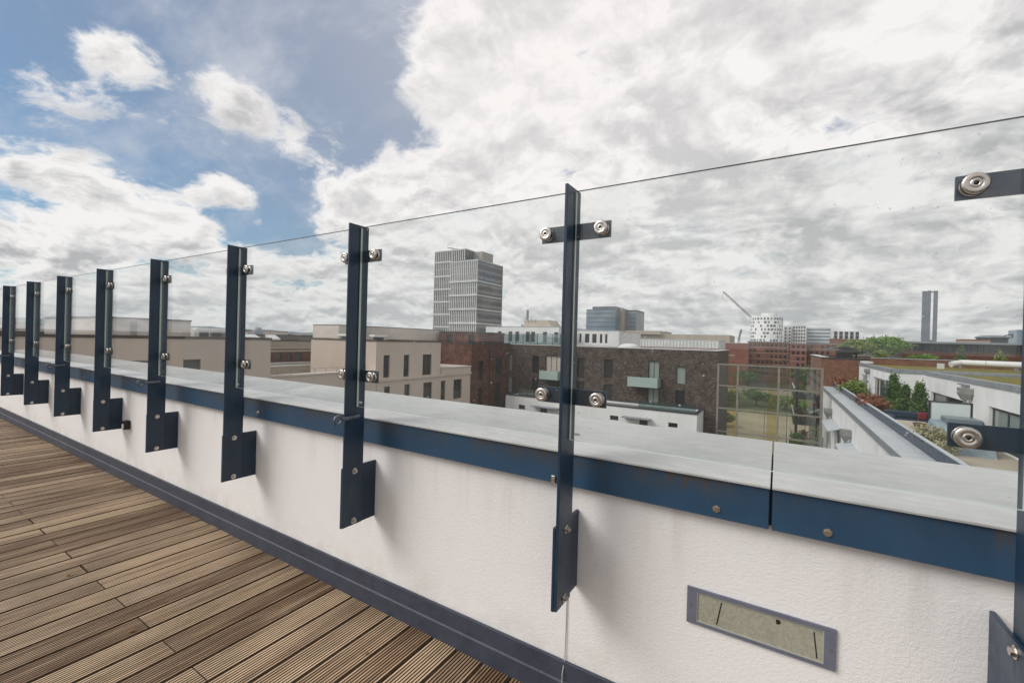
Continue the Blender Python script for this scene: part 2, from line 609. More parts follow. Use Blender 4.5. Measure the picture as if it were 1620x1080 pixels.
M['glass'] = material('clear_pane_glass', f_glass)
M['glass_top'] = material('glass_top_edge', lambda nb: principled(nb, nb.mix(nb.noise(pos(nb), 30.0, 4), (0.012, 0.02, 0.018), (0.03, 0.045, 0.04)), 0.3, 0.0, 0.5))  # same glass as the other edges, painted dark where the top looks unlit
M['glass_edge'] = material('glass_side_edge', lambda nb: principled(nb, (0.58, 0.68, 0.62), 0.15, 0.0, 0.6))  # side and bottom edges: caught light put into the pale colour
M['sticker'] = material('white_print', lambda nb: principled(nb, (0.7, 0.72, 0.7), 0.6))

# ================================================================== terrace: deck, parapet, balustrade
D = 1.683                    # inner face of the parapet wall
POSTS = [0.522, -0.680, -1.905, -3.144, -4.388, -5.652, -6.930, -8.225, -9.515, -10.81]
WEST, EAST = -11.9, 2.2

# deck ---------------------------------------------------------------
deck = thing('deck', (-4.8, 0.0, -0.03), kind='structure')
MB().box(WEST - 0.1, EAST + 0.2, -3.6, 1.672, -0.20, -0.034).build('substrate', M['deck_base'], deck)


def board_mesh(length):
    """grooved decking board, ridges along Y, origin in the middle of its top"""
    w, n = 0.1448, 9
    prof = [(-w / 2, -0.028), (-w / 2, -0.003), (-w / 2 + 0.003, 0.0)]
    pitch = (w - 0.006) / n
    for i in range(n):
        x = -w / 2 + 0.003 + i * pitch
        prof += [(x + pitch * 0.56, 0.0), (x + pitch * 0.62, -0.0065), (x + pitch * 0.94, -0.0065), (x + pitch, 0.0)]
    prof[-1] = (w / 2, -0.004)
    prof += [(w / 2, -0.028)]
    mb = MB()
    n_ = len(prof)
    vs = [(x, y, z) for y in (-length / 2, length / 2) for x, z in prof]
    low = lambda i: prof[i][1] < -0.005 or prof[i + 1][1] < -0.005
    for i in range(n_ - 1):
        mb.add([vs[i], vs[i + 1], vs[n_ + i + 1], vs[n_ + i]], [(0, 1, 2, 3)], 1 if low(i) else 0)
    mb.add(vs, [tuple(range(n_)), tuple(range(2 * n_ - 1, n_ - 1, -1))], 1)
    return mb.mesh('deck_board', [M['deck'], M['groove_shade']])


JOINT = 0.918
end_y = 1.660
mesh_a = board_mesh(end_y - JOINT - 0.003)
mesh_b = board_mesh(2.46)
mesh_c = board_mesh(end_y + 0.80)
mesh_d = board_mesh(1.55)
PITCH = 0.1532
k0 = -20
for k in range(k0, 71):
    x = -0.976 - PITCH * (k + 0.5)
    jit = rnd.uniform(-0.0012, 0.0012)
    dz = rnd.uniform(-0.0025, 0.0)
    sl_ = rnd.uniform(-0.0012, 0.0012)
    if k % 2 == 1:
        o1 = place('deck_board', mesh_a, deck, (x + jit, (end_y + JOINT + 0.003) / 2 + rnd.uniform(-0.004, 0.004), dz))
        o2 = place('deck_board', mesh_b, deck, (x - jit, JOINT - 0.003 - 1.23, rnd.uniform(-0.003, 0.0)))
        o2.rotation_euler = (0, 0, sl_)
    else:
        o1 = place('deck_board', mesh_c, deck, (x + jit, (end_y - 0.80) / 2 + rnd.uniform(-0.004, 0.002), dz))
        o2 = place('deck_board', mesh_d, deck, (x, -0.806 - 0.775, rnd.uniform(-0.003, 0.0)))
    o1.rotation_euler = (0, 0, -sl_)

# small dead leaves caught on the boards
M['dead_leaf'] = mottled('dead_leaf', (0.16, 0.085, 0.035), (0.26, 0.15, 0.06), 60.0, 0.8)
for lx, ly, rz, s_, lab in [(-1.62, 1.40, 0.4, 0.015, 'small curled brown leaf on the boards nearest the skirting'),
                            (-2.70, 0.86, 1.1, 0.018, 'brown leaf scrap beside a board joint, closest to the bottom edge'),
                            (-3.62, 0.85, 2.0, 0.022, 'long brown leaf scrap at a board joint farther along the deck')]:
    mb = MB()
    pts = [(-1, 0, 0.1), (-0.4, 0.45, 0.35), (0.3, 0.4, 0.15), (1, 0.05, 0.4), (0.35, -0.4, 0.3), (-0.35, -0.35, 0.1), (0, 0, 0.05)]
    c_, s2 = math.cos(rz), math.sin(rz)
    vs = [(lx + s_ * (px * c_ - py * s2), ly + s_ * (px * s2 + py * c_), 0.002 + s_ * pz) for px, py, pz in pts]
    mb.add(vs, [(0, 1, 6), (1, 2, 6), (2, 3, 6), (3, 4, 6), (4, 5, 6), (5, 0, 6)])
    mb.build('dead_leaf', M['dead_leaf'], at=(lx, ly, 0), label=lab, cat='leaf', fix=False)

# parapet -------------------------------------------------------------
par = thing('parapet_wall', (-4.8, 1.9, 0.0), 'long white rendered parapet wall with navy fascia and grey coping', 'wall')
BACKY = 2.22
MB().box(WEST, EAST, D, BACKY - 0.04, -0.35, 0.99).build('rendered_wall', M['render_wall'], par)
# skirting sheet: upright strip with a sloped foot
sk = MB()
x = EAST
seg = 2.05
i = 0
while x > WEST:
    xa = max(x - seg, WEST)
    prof = [(D - 0.004, 0.165), (D - 0.016, 0.162), (D - 0.017, 0.085), (D - 0.022, 0.078), (D - 0.023, -0.03), (D - 0.004, -0.03)]
    vs = [(xx, y, z) for xx in (xa + 0.0015, x) for y, z in prof]
    n_ = len(prof)
    mb = MB()
    mb.add(vs, [(j, j + 1, n_ + j + 1, n_ + j) for j in range(n_ - 1)] + [tuple(range(n_)), tuple(range(2 * n_ - 1, n_ - 1, -1))])
    mb.build('skirting_strip', M['skirting'], par)
    x = xa
    i += 1
# fascia panels, joints every 3.25 m
FJ = [EAST, -0.008, -3.262, -6.516, -9.77, WEST]
for a, c_ in zip(FJ[1:], FJ[:-1]):
    MB().bbox(a + 0.004, c_ - 0.004, D - 0.036, D - 0.002, 0.905, 1.041, 0.002).build('fascia_panel', M['fascia'], par)
MB().box(WEST, EAST, D - 0.020, D - 0.001, 0.915, 1.03).build('joint_backing', M['dark_gap'], par)
for a, c_ in zip(FJ[1:], FJ[:-1]):
    mb = MB()
    yf, yb, zf, zb = D - 0.046, BACKY, 1.046, 1.088
    prof = [(yf, zf - 0.006), (yf, zf), (yf + 0.004, zf + 0.002), (yb - 0.004, zb), (yb, zb - 0.002), (yb, zb - 0.10), (yb - 0.002, zb - 0.10),
            (yb - 0.003, zb - 0.006), (yf + 0.006, zf - 0.006)]
    n_ = len(prof)
    vs = [(xx, y, z) for xx in (a + 0.003, c_ - 0.003) for y, z in prof]
    mb.add(vs, [(j, (j + 1) % n_, n_ + (j + 1) % n_, n_ + j) for j in range(n_)] + [tuple(range(n_)), tuple(range(2 * n_ - 1, n_ - 1, -1))])
    mb.build('coping_sheet', M['coping'], par)
MB().box(WEST, EAST, D + 0.005, BACKY - 0.02, 0.991, 1.030).build('coping_base', M['dark_gap'], par)


def hexhead(mb, c, axis, r=0.011, h=0.008, mi=0):
    c, ax = Vector(c), Vector(axis).normalized()
    mb.cyl(c, c + ax * 0.002, r * 1.45, n=20, mi=mi)
    mb.cyl(c + ax * 0.002, c + ax * (0.002 + h), r, r * 0.97, n=6, mi=mi, smooth=False)
    return mb


for bx_, bz_ in [(-0.168, 0.938), (0.143, 0.936), (-3.07, 0.947), (-3.45, 0.943), (-6.33, 0.945), (-6.70, 0.945), (-9.6, 0.945), (1.6, 0.94)]:
    hexhead(MB(), (bx_, D - 0.036, bz_), (0, -1, 0), 0.0085, 0.006).build('bolt', M['steel'], par)
# little clip at the lower edge of the fascia beside the second post
mb = MB().bbox(-0.799, -0.780, D - 0.044, D - 0.036, 0.906, 0.937, 0.002)
mb.cyl((-0.7895, D - 0.044, 0.921), (-0.7895, D - 0.048, 0.921), 0.006, n=14)
mb.build('clip', M['steel'], par)

# recessed wall lamp ----------------------------------------------------
lamp = thing('wall_lamp', (-0.041, D, 0.565), 'unlit oblong wall lamp with grey frame and frosted glass, set low in white wall', 'wall lamp')
x0, x1, z0, z1 = -0.258, 0.176, 0.502, 0.630
ix0, ix1, iz0, iz1 = -0.226, 0.145, 0.513, 0.617
yf = D - 0.008
mb = MB()
for (a, c_, e, g) in ((x0, ix0, z0, z1), (ix1, x1, z0, z1), (ix0, ix1, iz1, z1), (ix0, ix1, z0, iz0)):
    mb.box(a, c_, yf, D + 0.001, e, g)
M['lamp_frame'] = mottled('lamp_frame_paint', (0.135, 0.145, 0.19), (0.165, 0.175, 0.225), 12.0, 0.45)
fr = mb.build('frame', M['lamp_frame'], lamp)
for sx in (x0 + 0.014, x1 - 0.014):
    MB().cyl((sx, yf, 0.566), (sx, yf - 0.002, 0.566), 0.0035, n=12).build('screw', M['steel'], lamp)
M['bead'] = material('lamp_bead', lambda nb: principled(nb, (0.42, 0.42, 0.36), 0.4))
mb = MB()
t_ = 0.003
for (a, c_, e, g) in ((ix0, ix0 + t_, iz0, iz1), (ix1 - t_, ix1, iz0, iz1), (ix0 + t_, ix1 - t_, iz1 - t_, iz1), (ix0 + t_, ix1 - t_, iz0, iz0 + t_)):
    mb.box(a, c_, yf + 0.0015, D + 0.001, e, g)
mb.build('bead', M['bead'], lamp)


def f_lampglass(nb):
    p = pos(nb)
    n = nb.ramp(nb.noise(p, 90.0, 6, 0.75), 0.36, 0.64)
    n2 = nb.ramp(nb.noise(p, 7.0, 5, 0.6), 0.35, 0.7)
    c = nb.mix(n, (0.29, 0.285, 0.225), (0.40, 0.395, 0.32))
    c = nb.mix(nb.m('MULTIPLY', n2, 0.35), c, (0.46, 0.44, 0.37))
    return principled(nb, c, 0.28, 0.0, 0.5, nb.noise(p, 300.0, 2), 0.0004)


M['lamp_glass'] = material('frosted_lamp_glass', f_lampglass)
MB().box(ix0 + t_, ix1 - t_, D - 0.003, D + 0.0008, iz0 + t_, iz1 - t_).build('diffuser', M['lamp_glass'], lamp)
mb = MB()
yy = D - 0.0036
mb.add([(-0.148, yy, 0.604), (-0.144, yy, 0.604), (-0.158, yy, 0.524), (-0.162, yy, 0.524)], [(0, 1, 2, 3)])
mb.build('lamp_clip', M['dark_gap'], lamp, fix=False)
mb = MB()
mb.add([(0.117, yy, 0.602), (0.1205, yy, 0.602), (0.130, yy, 0.522), (0.1265, yy, 0.522)], [(0, 1, 2, 3)])
mb.build('lamp_clip', M['dark_gap'], lamp, fix=False)
MB().add([(0.022 + r_ * math.cos(a), D - 0.0036, 0.599 + r_ * 1.15 * math.sin(a)) for a, r_ in ((0, 0.008), (0.9, 0.0075), (1.7, 0.006), (2.4, 0.0085), (3.3, 0.0065), (4.2, 0.009), (5.2, 0.0075))], [(0, 1, 2, 3, 4, 5, 6)]).build('dark_spot', M['dark_gap'], lamp)

# little box on the wall
bxo = thing('junction_box', (-5.47, D, 0.55), 'small black box with pale face fixed to white wall between two posts', 'box')
MB().bbox(-5.505, -5.435, D - 0.05, D, 0.515, 0.600, 0.006).build('housing', M['dark_gap'], bxo)
MB().box(-5.493, -5.453, D - 0.0535, D - 0.0495, 0.527, 0.568).build('face_plate', M['sticker'], bxo)

# thin wire down the wall below the second post
mb = MB().tube([(-0.728, D - 0.004, 0.50), (-0.7285, D - 0.004, 0.30), (-0.730, D - 0.006, 0.17), (-0.7305, D - 0.026, 0.12), (-0.731, D - 0.028, -0.02)], 0.0022, 8)
M['wire'] = material('grey_wire', lambda nb: principled(nb, (0.45, 0.43, 0.42), 0.5))
mb.build('wire', M['wire'], at=(-0.73, D, 0.0), label='thin grey wire hanging down the white wall below a bracket', cat='wire')

# posts -------------------------------------------------------------------
PY0, PY1, GY = 1.460, 1.583, 1.532
ZT, ZB, GZ0, GZ1 = 2.083, 0.497, 1.125, 2.072


def make_post(loc, eye, half=0.143, off=0.113):
    """flat steel post bolted to a wall bracket, four disc clamps on two cross bars; built round X = 0"""
    X = 0.0
    root = thing('balustrade_post', loc)
    ORIGIN[root.name] = Vector((0, 0, 0))
    mb = MB().bbox(X - 0.006, X + 0.006, PY0, PY1, ZB, ZT, 0.0015)
    mb.build('plate', M['navy'], root)
    br_ = MB().bbox(X - 0.0185, X - 0.0065, PY0 + 0.001, D - 0.001, ZB - 0.004, 0.806, 0.0015)
    br_.build('wall_bracket', M['navy'], root)
    for bz_ in (1.287, 1.921):
        bar = MB().bbox(X - half, X + half, 1.548, 1.556, bz_ - 0.031, bz_ + 0.031, 0.0012).build('cross_bar', M['navy'], root)
        for s in (-1, 1):
            c = (X + s * off, GY - 0.0065, bz_)
            mb = MB()
            mb.lathe(c, (0, -1, 0), [(0.0265, 0.0), (0.0265, 0.0085), (0.0245, 0.0105), (0.0125, 0.0110), (0.0118, 0.0100), (0.0112, 0.0110), (0.0040, 0.0112), (0.0036, 0.0060), (0.0, 0.0060)], 32)
            disc = mb.build('clamp_disc', M['steel'], root)
            MB().lathe((X + s * off, GY + 0.0062, bz_), (0, 1, 0), [(0.0, 0.0), (0.0255, 0.0), (0.0255, 0.010), (0.0, 0.010)], 24).build('back_disc', M['steel'], disc)
            MB().lathe((X + s * off, GY - 0.0062, bz_), (0, -1, 0), [(0.0, 0.0), (0.0275, 0.0), (0.0275, 0.003), (0.0, 0.003)], 28).build('gasket', M['dark_gap'], disc)
            MB().lathe((c[0], c[1] - 0.0055, c[2]), (0, -1, 0), [(0.0, 0.0), (0.0046, 0.0), (0.0046, 0.0062), (0.0, 0.0062)], 6).build('hex_socket', M['dark_gap'], disc)
    for bz_ in (0.520, 0.783):
        mb = hexhead(MB(), (X + 0.006, 1.528, bz_), (1, 0, 0), 0.011, 0.009)
        mb.cyl((X + 0.017, 1.528, bz_), (X + 0.023, 1.528, bz_), 0.006, n=14)
        mb.build('bolt', M['steel'], root)
        hexhead(MB(), (X - 0.0185, 1.528, bz_), (-1, 0, 0), 0.011, 0.009).build('nut', M['steel'], root)
    if eye:
        ey = MB()
        ey.cyl((X + 0.018, 1.432, 1.070), (X + 0.018, 1.536, 1.074), 0.0105, n=14)
        ey.torus((X + 0.018, 1.409, 1.069), (1, 0, 0), 0.021, 0.0072)
        ey.build('eye_bolt', M['grey_steel'], root)
    root.location = loc
    return root


def copy_post(src, loc):
    r = src.copy()
    COL.objects.link(r)
    r.location = loc
    for ch in src.children:
        c = ch.copy()
        COL.objects.link(c)
        c.parent = r
        for g in ch.children:
            e = g.copy()
            COL.objects.link(e)
            e.parent = c
    return r


post_labels = ['navy flat steel post cut off by the right edge of the picture',
               'tallest navy flat post, above the thin wire on the wall',
               'navy flat post with eye bolt, nearest of those with an eye bolt',
               'plain navy post between the two nearest posts with eye bolts',
               'navy flat post with eye bolt, just right of the small black wall box',
               'plain navy flat post just left of the small black wall box',
               'navy flat post with eye bolt, third from the left edge',
               'plain navy flat post, second from the left edge',
               'leftmost navy flat post, with an eye bolt']
plain = eyed = None
for i, X in enumerate(POSTS[:9]):
    has_eye = i in (2, 4, 6, 8)
    src = eyed if has_eye else plain
    if src is None:
        o = make_post((X, 0, 0), has_eye)
        if has_eye:
            eyed = o
        else:
            plain = o
    else:
        o = copy_post(src, (X, 0, 0))
    tag(o, post_labels[i], 'post', 'navy posts of the glass balustrade')

# glass panes ---------------------------------------------------------------
pane_labels = ['clear glass pane right of the tallest post, the largest in view',
               'clear glass pane framing the far office tower, left of the tallest post',
               'clear glass pane between the first eye-bolt post and the plain post left of it',
               'clear glass pane fourth from the right',
               'clear glass pane directly above the small black wall box',
               'clear glass pane fourth from the left edge',
               'clear glass pane third from the left edge',
               'clear glass pane between the two leftmost posts',
               'clear glass pane left of the leftmost post, cut off by the picture edge']
for i in range(9):
    xa, xb = POSTS[i + 1] + 0.011, POSTS[i] - 0.011
    cx = (xa + xb) / 2
    p = thing('glass_pane', (cx, GY, GZ0), pane_labels[i], 'glass pane', 'clear panes of the balustrade')
    mb = MB()
    hy = 0.006
    mb.box(xa, xb, GY - hy, GY + hy, GZ0, GZ1)
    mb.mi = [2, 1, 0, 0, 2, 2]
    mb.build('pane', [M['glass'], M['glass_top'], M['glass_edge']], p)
    MB().box(xa + 0.020, xa + 0.042, GY - hy - 0.0006, GY - hy - 0.0001, GZ0 + 0.020, GZ0 + 0.030).build('maker_mark', M['sticker'], p)

# ================================================================== the city
GZ = -17.0

M['cream'] = mottled('cream_render', (0.56, 0.46, 0.39), (0.64, 0.54, 0.465), 0.35, 0.9, streak=(1.0, 1.0, 0.35), lo=0.25, hi=0.75)
M['cream_top'] = mottled('cream_penthouse_render', (0.55, 0.485, 0.43), (0.63, 0.565, 0.505), 0.5, 0.9)
M['white_render'] = mottled('white_render', (0.72, 0.715, 0.71), (0.83, 0.825, 0.82), 0.8, 0.9, streak=(1.0, 1.0, 0.4))
M['grey_metal'] = mottled('grey_roof_metal', (0.20, 0.22, 0.24), (0.28, 0.30, 0.32), 3.0, 0.45)
M['pale_metal'] = mottled('pale_roof_metal', (0.42, 0.45, 0.48), (0.52, 0.54, 0.56), 2.0, 0.45)
M['dark_metal'] = mottled('dark_roof_edge', (0.03, 0.035, 0.045), (0.05, 0.055, 0.065), 3.0, 0.5)
M['brown_edge'] = mottled('brown_roof_edge', (0.07, 0.055, 0.045), (0.11, 0.09, 0.075), 3.0, 0.7)
M['roof_felt'] = mottled('roof_gravel', (0.16, 0.15, 0.14), (0.26, 0.245, 0.225), 3.0, 0.95)
M['sedum'] = mottled('sedum_roof', (0.10, 0.105, 0.02), (0.24, 0.19, 0.035), 1.6, 0.95, bump=0.04, bscale=14.0)
M['dark_brick_y'] = brick_mat('dark_mixed_brick', (0.045, 0.034, 0.030), (0.155, 0.112, 0.092), (0.085, 0.072, 0.066), 'x', var=0.70)
M['red_brick_y'] = brick_mat('dark_red_brick', (0.10, 0.030, 0.020), (0.20, 0.070, 0.042), (0.10, 0.065, 0.05), 'x', var=0.65)
M['red_brick_x'] = brick_mat('dark_red_brick_shaded', (0.09, 0.026, 0.018), (0.18, 0.060, 0.036), (0.09, 0.055, 0.045), 'y', var=0.65)  # same red brick, darker: shade of the right-hand faces put into the colour
M['brown_brick_y'] = brick_mat('brown_brick', (0.20, 0.078, 0.042), (0.27, 0.11, 0.060), (0.17, 0.12, 0.09), 'x', var=0.35)
M['brown_brick_x'] = brick_mat('brown_brick_lit', (0.20, 0.092, 0.060), (0.27, 0.130, 0.085), (0.20, 0.14, 0.11), 'y', var=0.30)  # same brown brick, paler: light on the left-hand face put into the colour
M['far_brick'] = mottled('far_brick', (0.165, 0.070, 0.048), (0.235, 0.115, 0.080), 0.25, 0.9)
M['far_red'] = mottled('far_red_brick', (0.20, 0.075, 0.055), (0.25, 0.105, 0.08), 0.3, 0.9)
M['tan'] = mottled('tan_cladding', (0.40, 0.345, 0.27), (0.47, 0.41, 0.33), 0.2, 0.8)
M['white_clad'] = mottled('white_cladding', (0.60, 0.60, 0.59), (0.72, 0.72, 0.71), 0.4, 0.6)
M['window_dark'] = material('window_glass_dark', lambda nb: principled(nb, nb.mix(orand(nb), (0.010, 0.012, 0.014), (0.045, 0.050, 0.055)), 0.06, 0.0, 0.6))
M['window_pale'] = material('window_glass_blind', lambda nb: principled(nb, nb.mix(orand(nb), (0.22, 0.27, 0.25), (0.36, 0.40, 0.37)), 0.12, 0.0, 0.5))
M['wood_frame'] = mottled('brown_window_frame', (0.085, 0.038, 0.020), (0.12, 0.055, 0.03), 5.0, 0.5)
M['dark_frame'] = mottled('dark_window_frame', (0.022, 0.026, 0.03), (0.035, 0.04, 0.045), 5.0, 0.45)
M['white_frame'] = mottled('white_window_frame', (0.55, 0.56, 0.56), (0.65, 0.66, 0.66), 5.0, 0.45)
M['zinc'] = mottled('zinc_pipe', (0.24, 0.24, 0.235), (0.31, 0.31, 0.30), 5.0, 0.5, metal=0.3)
M['curtain'] = mottled('curtain', (0.42, 0.38, 0.32), (0.55, 0.50, 0.44), 4.0, 0.9)


def f_balcony_glass(nb):
    tr = nb.n('ShaderNodeBsdfTransparent')
    tr.inputs[0].default_value = (0.72, 0.82, 0.79, 1)
    p_ = principled(nb, (0.50, 0.61, 0.58), 0.12, 0.0, 0.5)
    mx = nb.n('ShaderNodeMixShader')
    mx.inputs[0].default_value = 0.72
    nb.t.links.new(tr.outputs[0], mx.inputs[1])
    nb.t.links.new(p_, mx.inputs[2])
    return mx.outputs[0]


M['balcony_glass'] = material('frosted_green_glass', f_balcony_glass)


def f_clear(nb, tint=(0.88, 0.91, 0.86), k=0.10):
    tr = nb.n('ShaderNodeBsdfTransparent')
    tr.inputs[0].default_value = (*tint, 1)
    gl = nb.n('ShaderNodeBsdfGlossy')
    gl.inputs['Roughness'].default_value = 0.02
    mx = nb.n('ShaderNodeMixShader')
    mx.inputs[0].default_value = k
    nb.t.links.new(tr.outputs[0], mx.inputs[1])
    nb.t.links.new(gl.outputs[0], mx.inputs[2])
    return mx.outputs[0]


M['screen_glass'] = material('screen_glass', lambda nb: f_clear(nb))
M['screen_yellow'] = material('screen_glass_yellowish', lambda nb: f_clear(nb, (0.82, 0.80, 0.60), 0.10))
M['rail_glass'] = material('rail_glass', lambda nb: f_clear(nb, (0.62, 0.74, 0.74), 0.16))

_wcache = {}


def window(parent, side, u0, u1, z0, z1, plane, frame='dark_frame', pane='window_dark', bars=0, depth=0.14, sash=0.05, name='window'):
    """window set back in its opening: frame with optional upright bars, pane as child"""
    w, h = round(u1 - u0, 2), round(z1 - z0, 2)
    key = (side, w, h, frame, pane, bars, sash)
    ax = {'-y': ((1, 0), (0, 1)), '+x': ((0, 1), (-1, 0)), '-x': ((0, 1), (1, 0)), '+y': ((1, 0), (0, -1))}[side]

    def P(u_, dpt, z):
        return (ax[0][0] * u_ + ax[1][0] * dpt, ax[0][1] * u_ + ax[1][1] * dpt, z)

    if key not in _wcache:
        mb = MB()

        def bar(a, c_, e, g):
            p, q_ = P(a, 0.0, e), P(c_, 0.05, g)
            mb.box(min(p[0], q_[0]), max(p[0], q_[0]), min(p[1], q_[1]), max(p[1], q_[1]), e, g)
        bar(0, sash, 0, h)
        bar(w - sash, w, 0, h)
        bar(sash, w - sash, h - sash, h)
        bar(sash, w - sash, 0, sash)
        for i in range(bars):
            c_ = w * (i + 1) / (bars + 1)
            bar(c_ - sash / 2, c_ + sash / 2, sash, h - sash)
        pm = MB()
        pm.add([P(sash * 0.5, 0.03, sash * 0.5), P(w - sash * 0.5, 0.03, sash * 0.5), P(w - sash * 0.5, 0.03, h - sash * 0.5), P(sash * 0.5, 0.03, h - sash * 0.5)], [(0, 1, 2, 3)])
        _wcache[key] = (mb.mesh(name, M[frame]), pm.mesh('pane', M[pane], fix=False))
    fm, pm = _wcache[key]
    base = P(u0, depth, z0)
    if side == '-y':
        at = (u0, plane + depth, z0)
    elif side == '+x':
        at = (plane - depth, u0, z0)
    elif side == '-x':
        at = (plane + depth, u0, z0)
    else:
        at = (u0, plane - depth, z0)
    o = place(name, fm, parent, at)
    g = place('pane', pm, o, at)
    return o


def facade(mb, side, plane, a0, a1, z0, z1, openings=(), depth=0.2, mi=0):
    """one wall face with real openings and reveals"""
    us = sorted({a0, a1, *[o[0] for o in openings], *[o[1] for o in openings]})
    zs = sorted({z0, z1, *[o[2] for o in openings], *[o[3] for o in openings]})
    us = [v for v in us if a0 <= v <= a1]
    zs = [v for v in zs if z0 <= v <= z1]
    inward = {'-y': (0, 1), '+x': (-1, 0), '-x': (1, 0), '+y': (0, -1)}[side]

    def P(u_, z, dpt=0.0):
        return (u_, plane + inward[1] * dpt, z) if side in ('-y', '+y') else (plane + inward[0] * dpt, u_, z)
    for i in range(len(us) - 1):
        for j in range(len(zs) - 1):
            cu, cz = (us[i] + us[i + 1]) / 2, (zs[j] + zs[j + 1]) / 2
            if any(o[0] < cu < o[1] and o[2] < cz < o[3] for o in openings):
                continue
            mb.quad(P(us[i], zs[j]), P(us[i + 1], zs[j]), P(us[i + 1], zs[j + 1]), P(us[i], zs[j + 1]), mi)
    for (p, q_, e, g) in openings:
        mb.quad(P(p, e), P(q_, e), P(q_, e, depth), P(p, e, depth), mi)
        mb.quad(P(p, g), P(q_, g), P(q_, g, depth), P(p, g, depth), mi)
        mb.quad(P(p, e), P(p, g), P(p, g, depth), P(p, e, depth), mi)
        mb.quad(P(q_, e), P(q_, g), P(q_, g, depth), P(q_, e, depth), mi)


def block(root, x0, x1, y0, y1, z0, z1, mat, op=None, roof='roof_felt', edge='dark_metal', par_h=0.3, edge_h=0.10, side_mats=None, wname='wall', proud=0.05):
    """one storeyed volume: walls with openings, parapet, roof and edge trim"""
    op = op or {}
    mb = MB()
    mats = [M[mat]]
    for side, plane, a0, a1 in (('-y', y0, x0, x1), ('+y', y1, x0, x1), ('-x', x0, y0, y1), ('+x', x1, y0, y1)):
        mi = 0
        if side_mats and side in side_mats:
            mats.append(M[side_mats[side]])
            mi = len(mats) - 1
        facade(mb, side, plane, a0, a1, z0, z1, op.get(side, ()), mi=mi)
    t_ = 0.25
    for (a, c_, e, g) in ((x0, x1, y0, y0 + t_), (x0, x1, y1 - t_, y1), (x0, x0 + t_, y0 + t_, y1 - t_), (x1 - t_, x1, y0 + t_, y1 - t_)):
        mb.quad((a, e, z1), (c_, e, z1), (c_, g, z1), (a, g, z1))
    for (p, q_) in (((x0 + t_, y0 + t_), (x1 - t_, y0 + t_)), ((x1 - t_, y0 + t_), (x1 - t_, y1 - t_)), ((x1 - t_, y1 - t_), (x0 + t_, y1 - t_)), ((x0 + t_, y1 - t_), (x0 + t_, y0 + t_))):
        mb.quad((*p, z1 - par_h), (*q_, z1 - par_h), (*q_, z1), (*p, z1))
    w = mb.build(wname, mats, root, fix=False)
    rf = MB().quad((x0 + t_ - 0.01, y0 + t_ - 0.01, z1 - par_h), (x1 - t_ + 0.01, y0 + t_ - 0.01, z1 - par_h), (x1 - t_ + 0.01, y1 - t_ + 0.01, z1 - par_h), (x0 + t_ - 0.01, y1 - t_ + 0.01, z1 - par_h)).build('roof', M[roof], root, fix=False)
    if edge:
        e = MB()
        o_, i_ = proud, t_ + 0.04
        za, zb = z1 - edge_h, z1 + 0.05
        out_ = [(x0 - o_, y0 - o_), (x1 + o_, y0 - o_), (x1 + o_, y1 + o_), (x0 - o_, y1 + o_)]
        inn = [(x0 + i_, y0 + i_), (x1 - i_, y0 + i_), (x1 - i_, y1 - i_), (x0 + i_, y1 - i_)]
        vs = [(*p, za) for p in out_] + [(*p, zb) for p in out_] + [(*p, zb) for p in inn] + [(*p, za) for p in inn]
        fs = []
        for k in range(4):
            n_ = (k + 1) % 4
            fs += [(k, n_, 4 + n_, 4 + k), (4 + k, 4 + n_, 8 + n_, 8 + k), (8 + k, 8 + n_, 12 + n_, 12 + k), (12 + k, 12 + n_, n_, k)]
        e.add(vs, fs)
        e.build('roof_edge', M[edge], root)
    return w


# ground --------------------------------------------------------------------
M['ground'] = mottled('city_ground', (0.075, 0.080, 0.070), (0.13, 0.125, 0.11), 0.02, 0.95, detail=8)
M['sand'] = mottled('sandy_yard', (0.34, 0.27, 0.19), (0.44, 0.37, 0.27), 0.15, 0.95, detail=8)
M['lawn'] = mottled('rough_lawn', (0.07, 0.095, 0.03), (0.15, 0.16, 0.06), 0.2, 0.95, detail=8)
M['asphalt'] = mottled('asphalt', (0.045, 0.045, 0.045), (0.065, 0.063, 0.06), 0.5, 0.9)
g = MB().quad((-6000, -3000, GZ), (6000, -3000, GZ), (6000, 9000, GZ), (-6000, 9000, GZ)).build('ground', M['ground'], kind='structure', fix=False)
MB().quad((-16, 88, GZ + 0.01), (20, 88, GZ + 0.01), (20, 138, GZ + 0.01), (-16, 138, GZ + 0.01)).build('yard', M['sand'], kind='structure', fix=False)
MB().quad((-30, 138.2, GZ + 0.012), (34, 138.2, GZ + 0.012), (34, 196, GZ + 0.012), (-30, 196, GZ + 0.012)).build('lawn', M['lawn'], kind='structure', fix=False)
MB().quad((-60, 200, GZ + 0.014), (70, 200, GZ + 0.014), (70, 214, GZ + 0.014), (-60, 214, GZ + 0.014)).build('road', M['asphalt'], kind='structure', fix=False)
MB().box(-60, 70, 196.4, 199.6, GZ, GZ + 0.12).build('pavement', M['tan'], kind='structure')

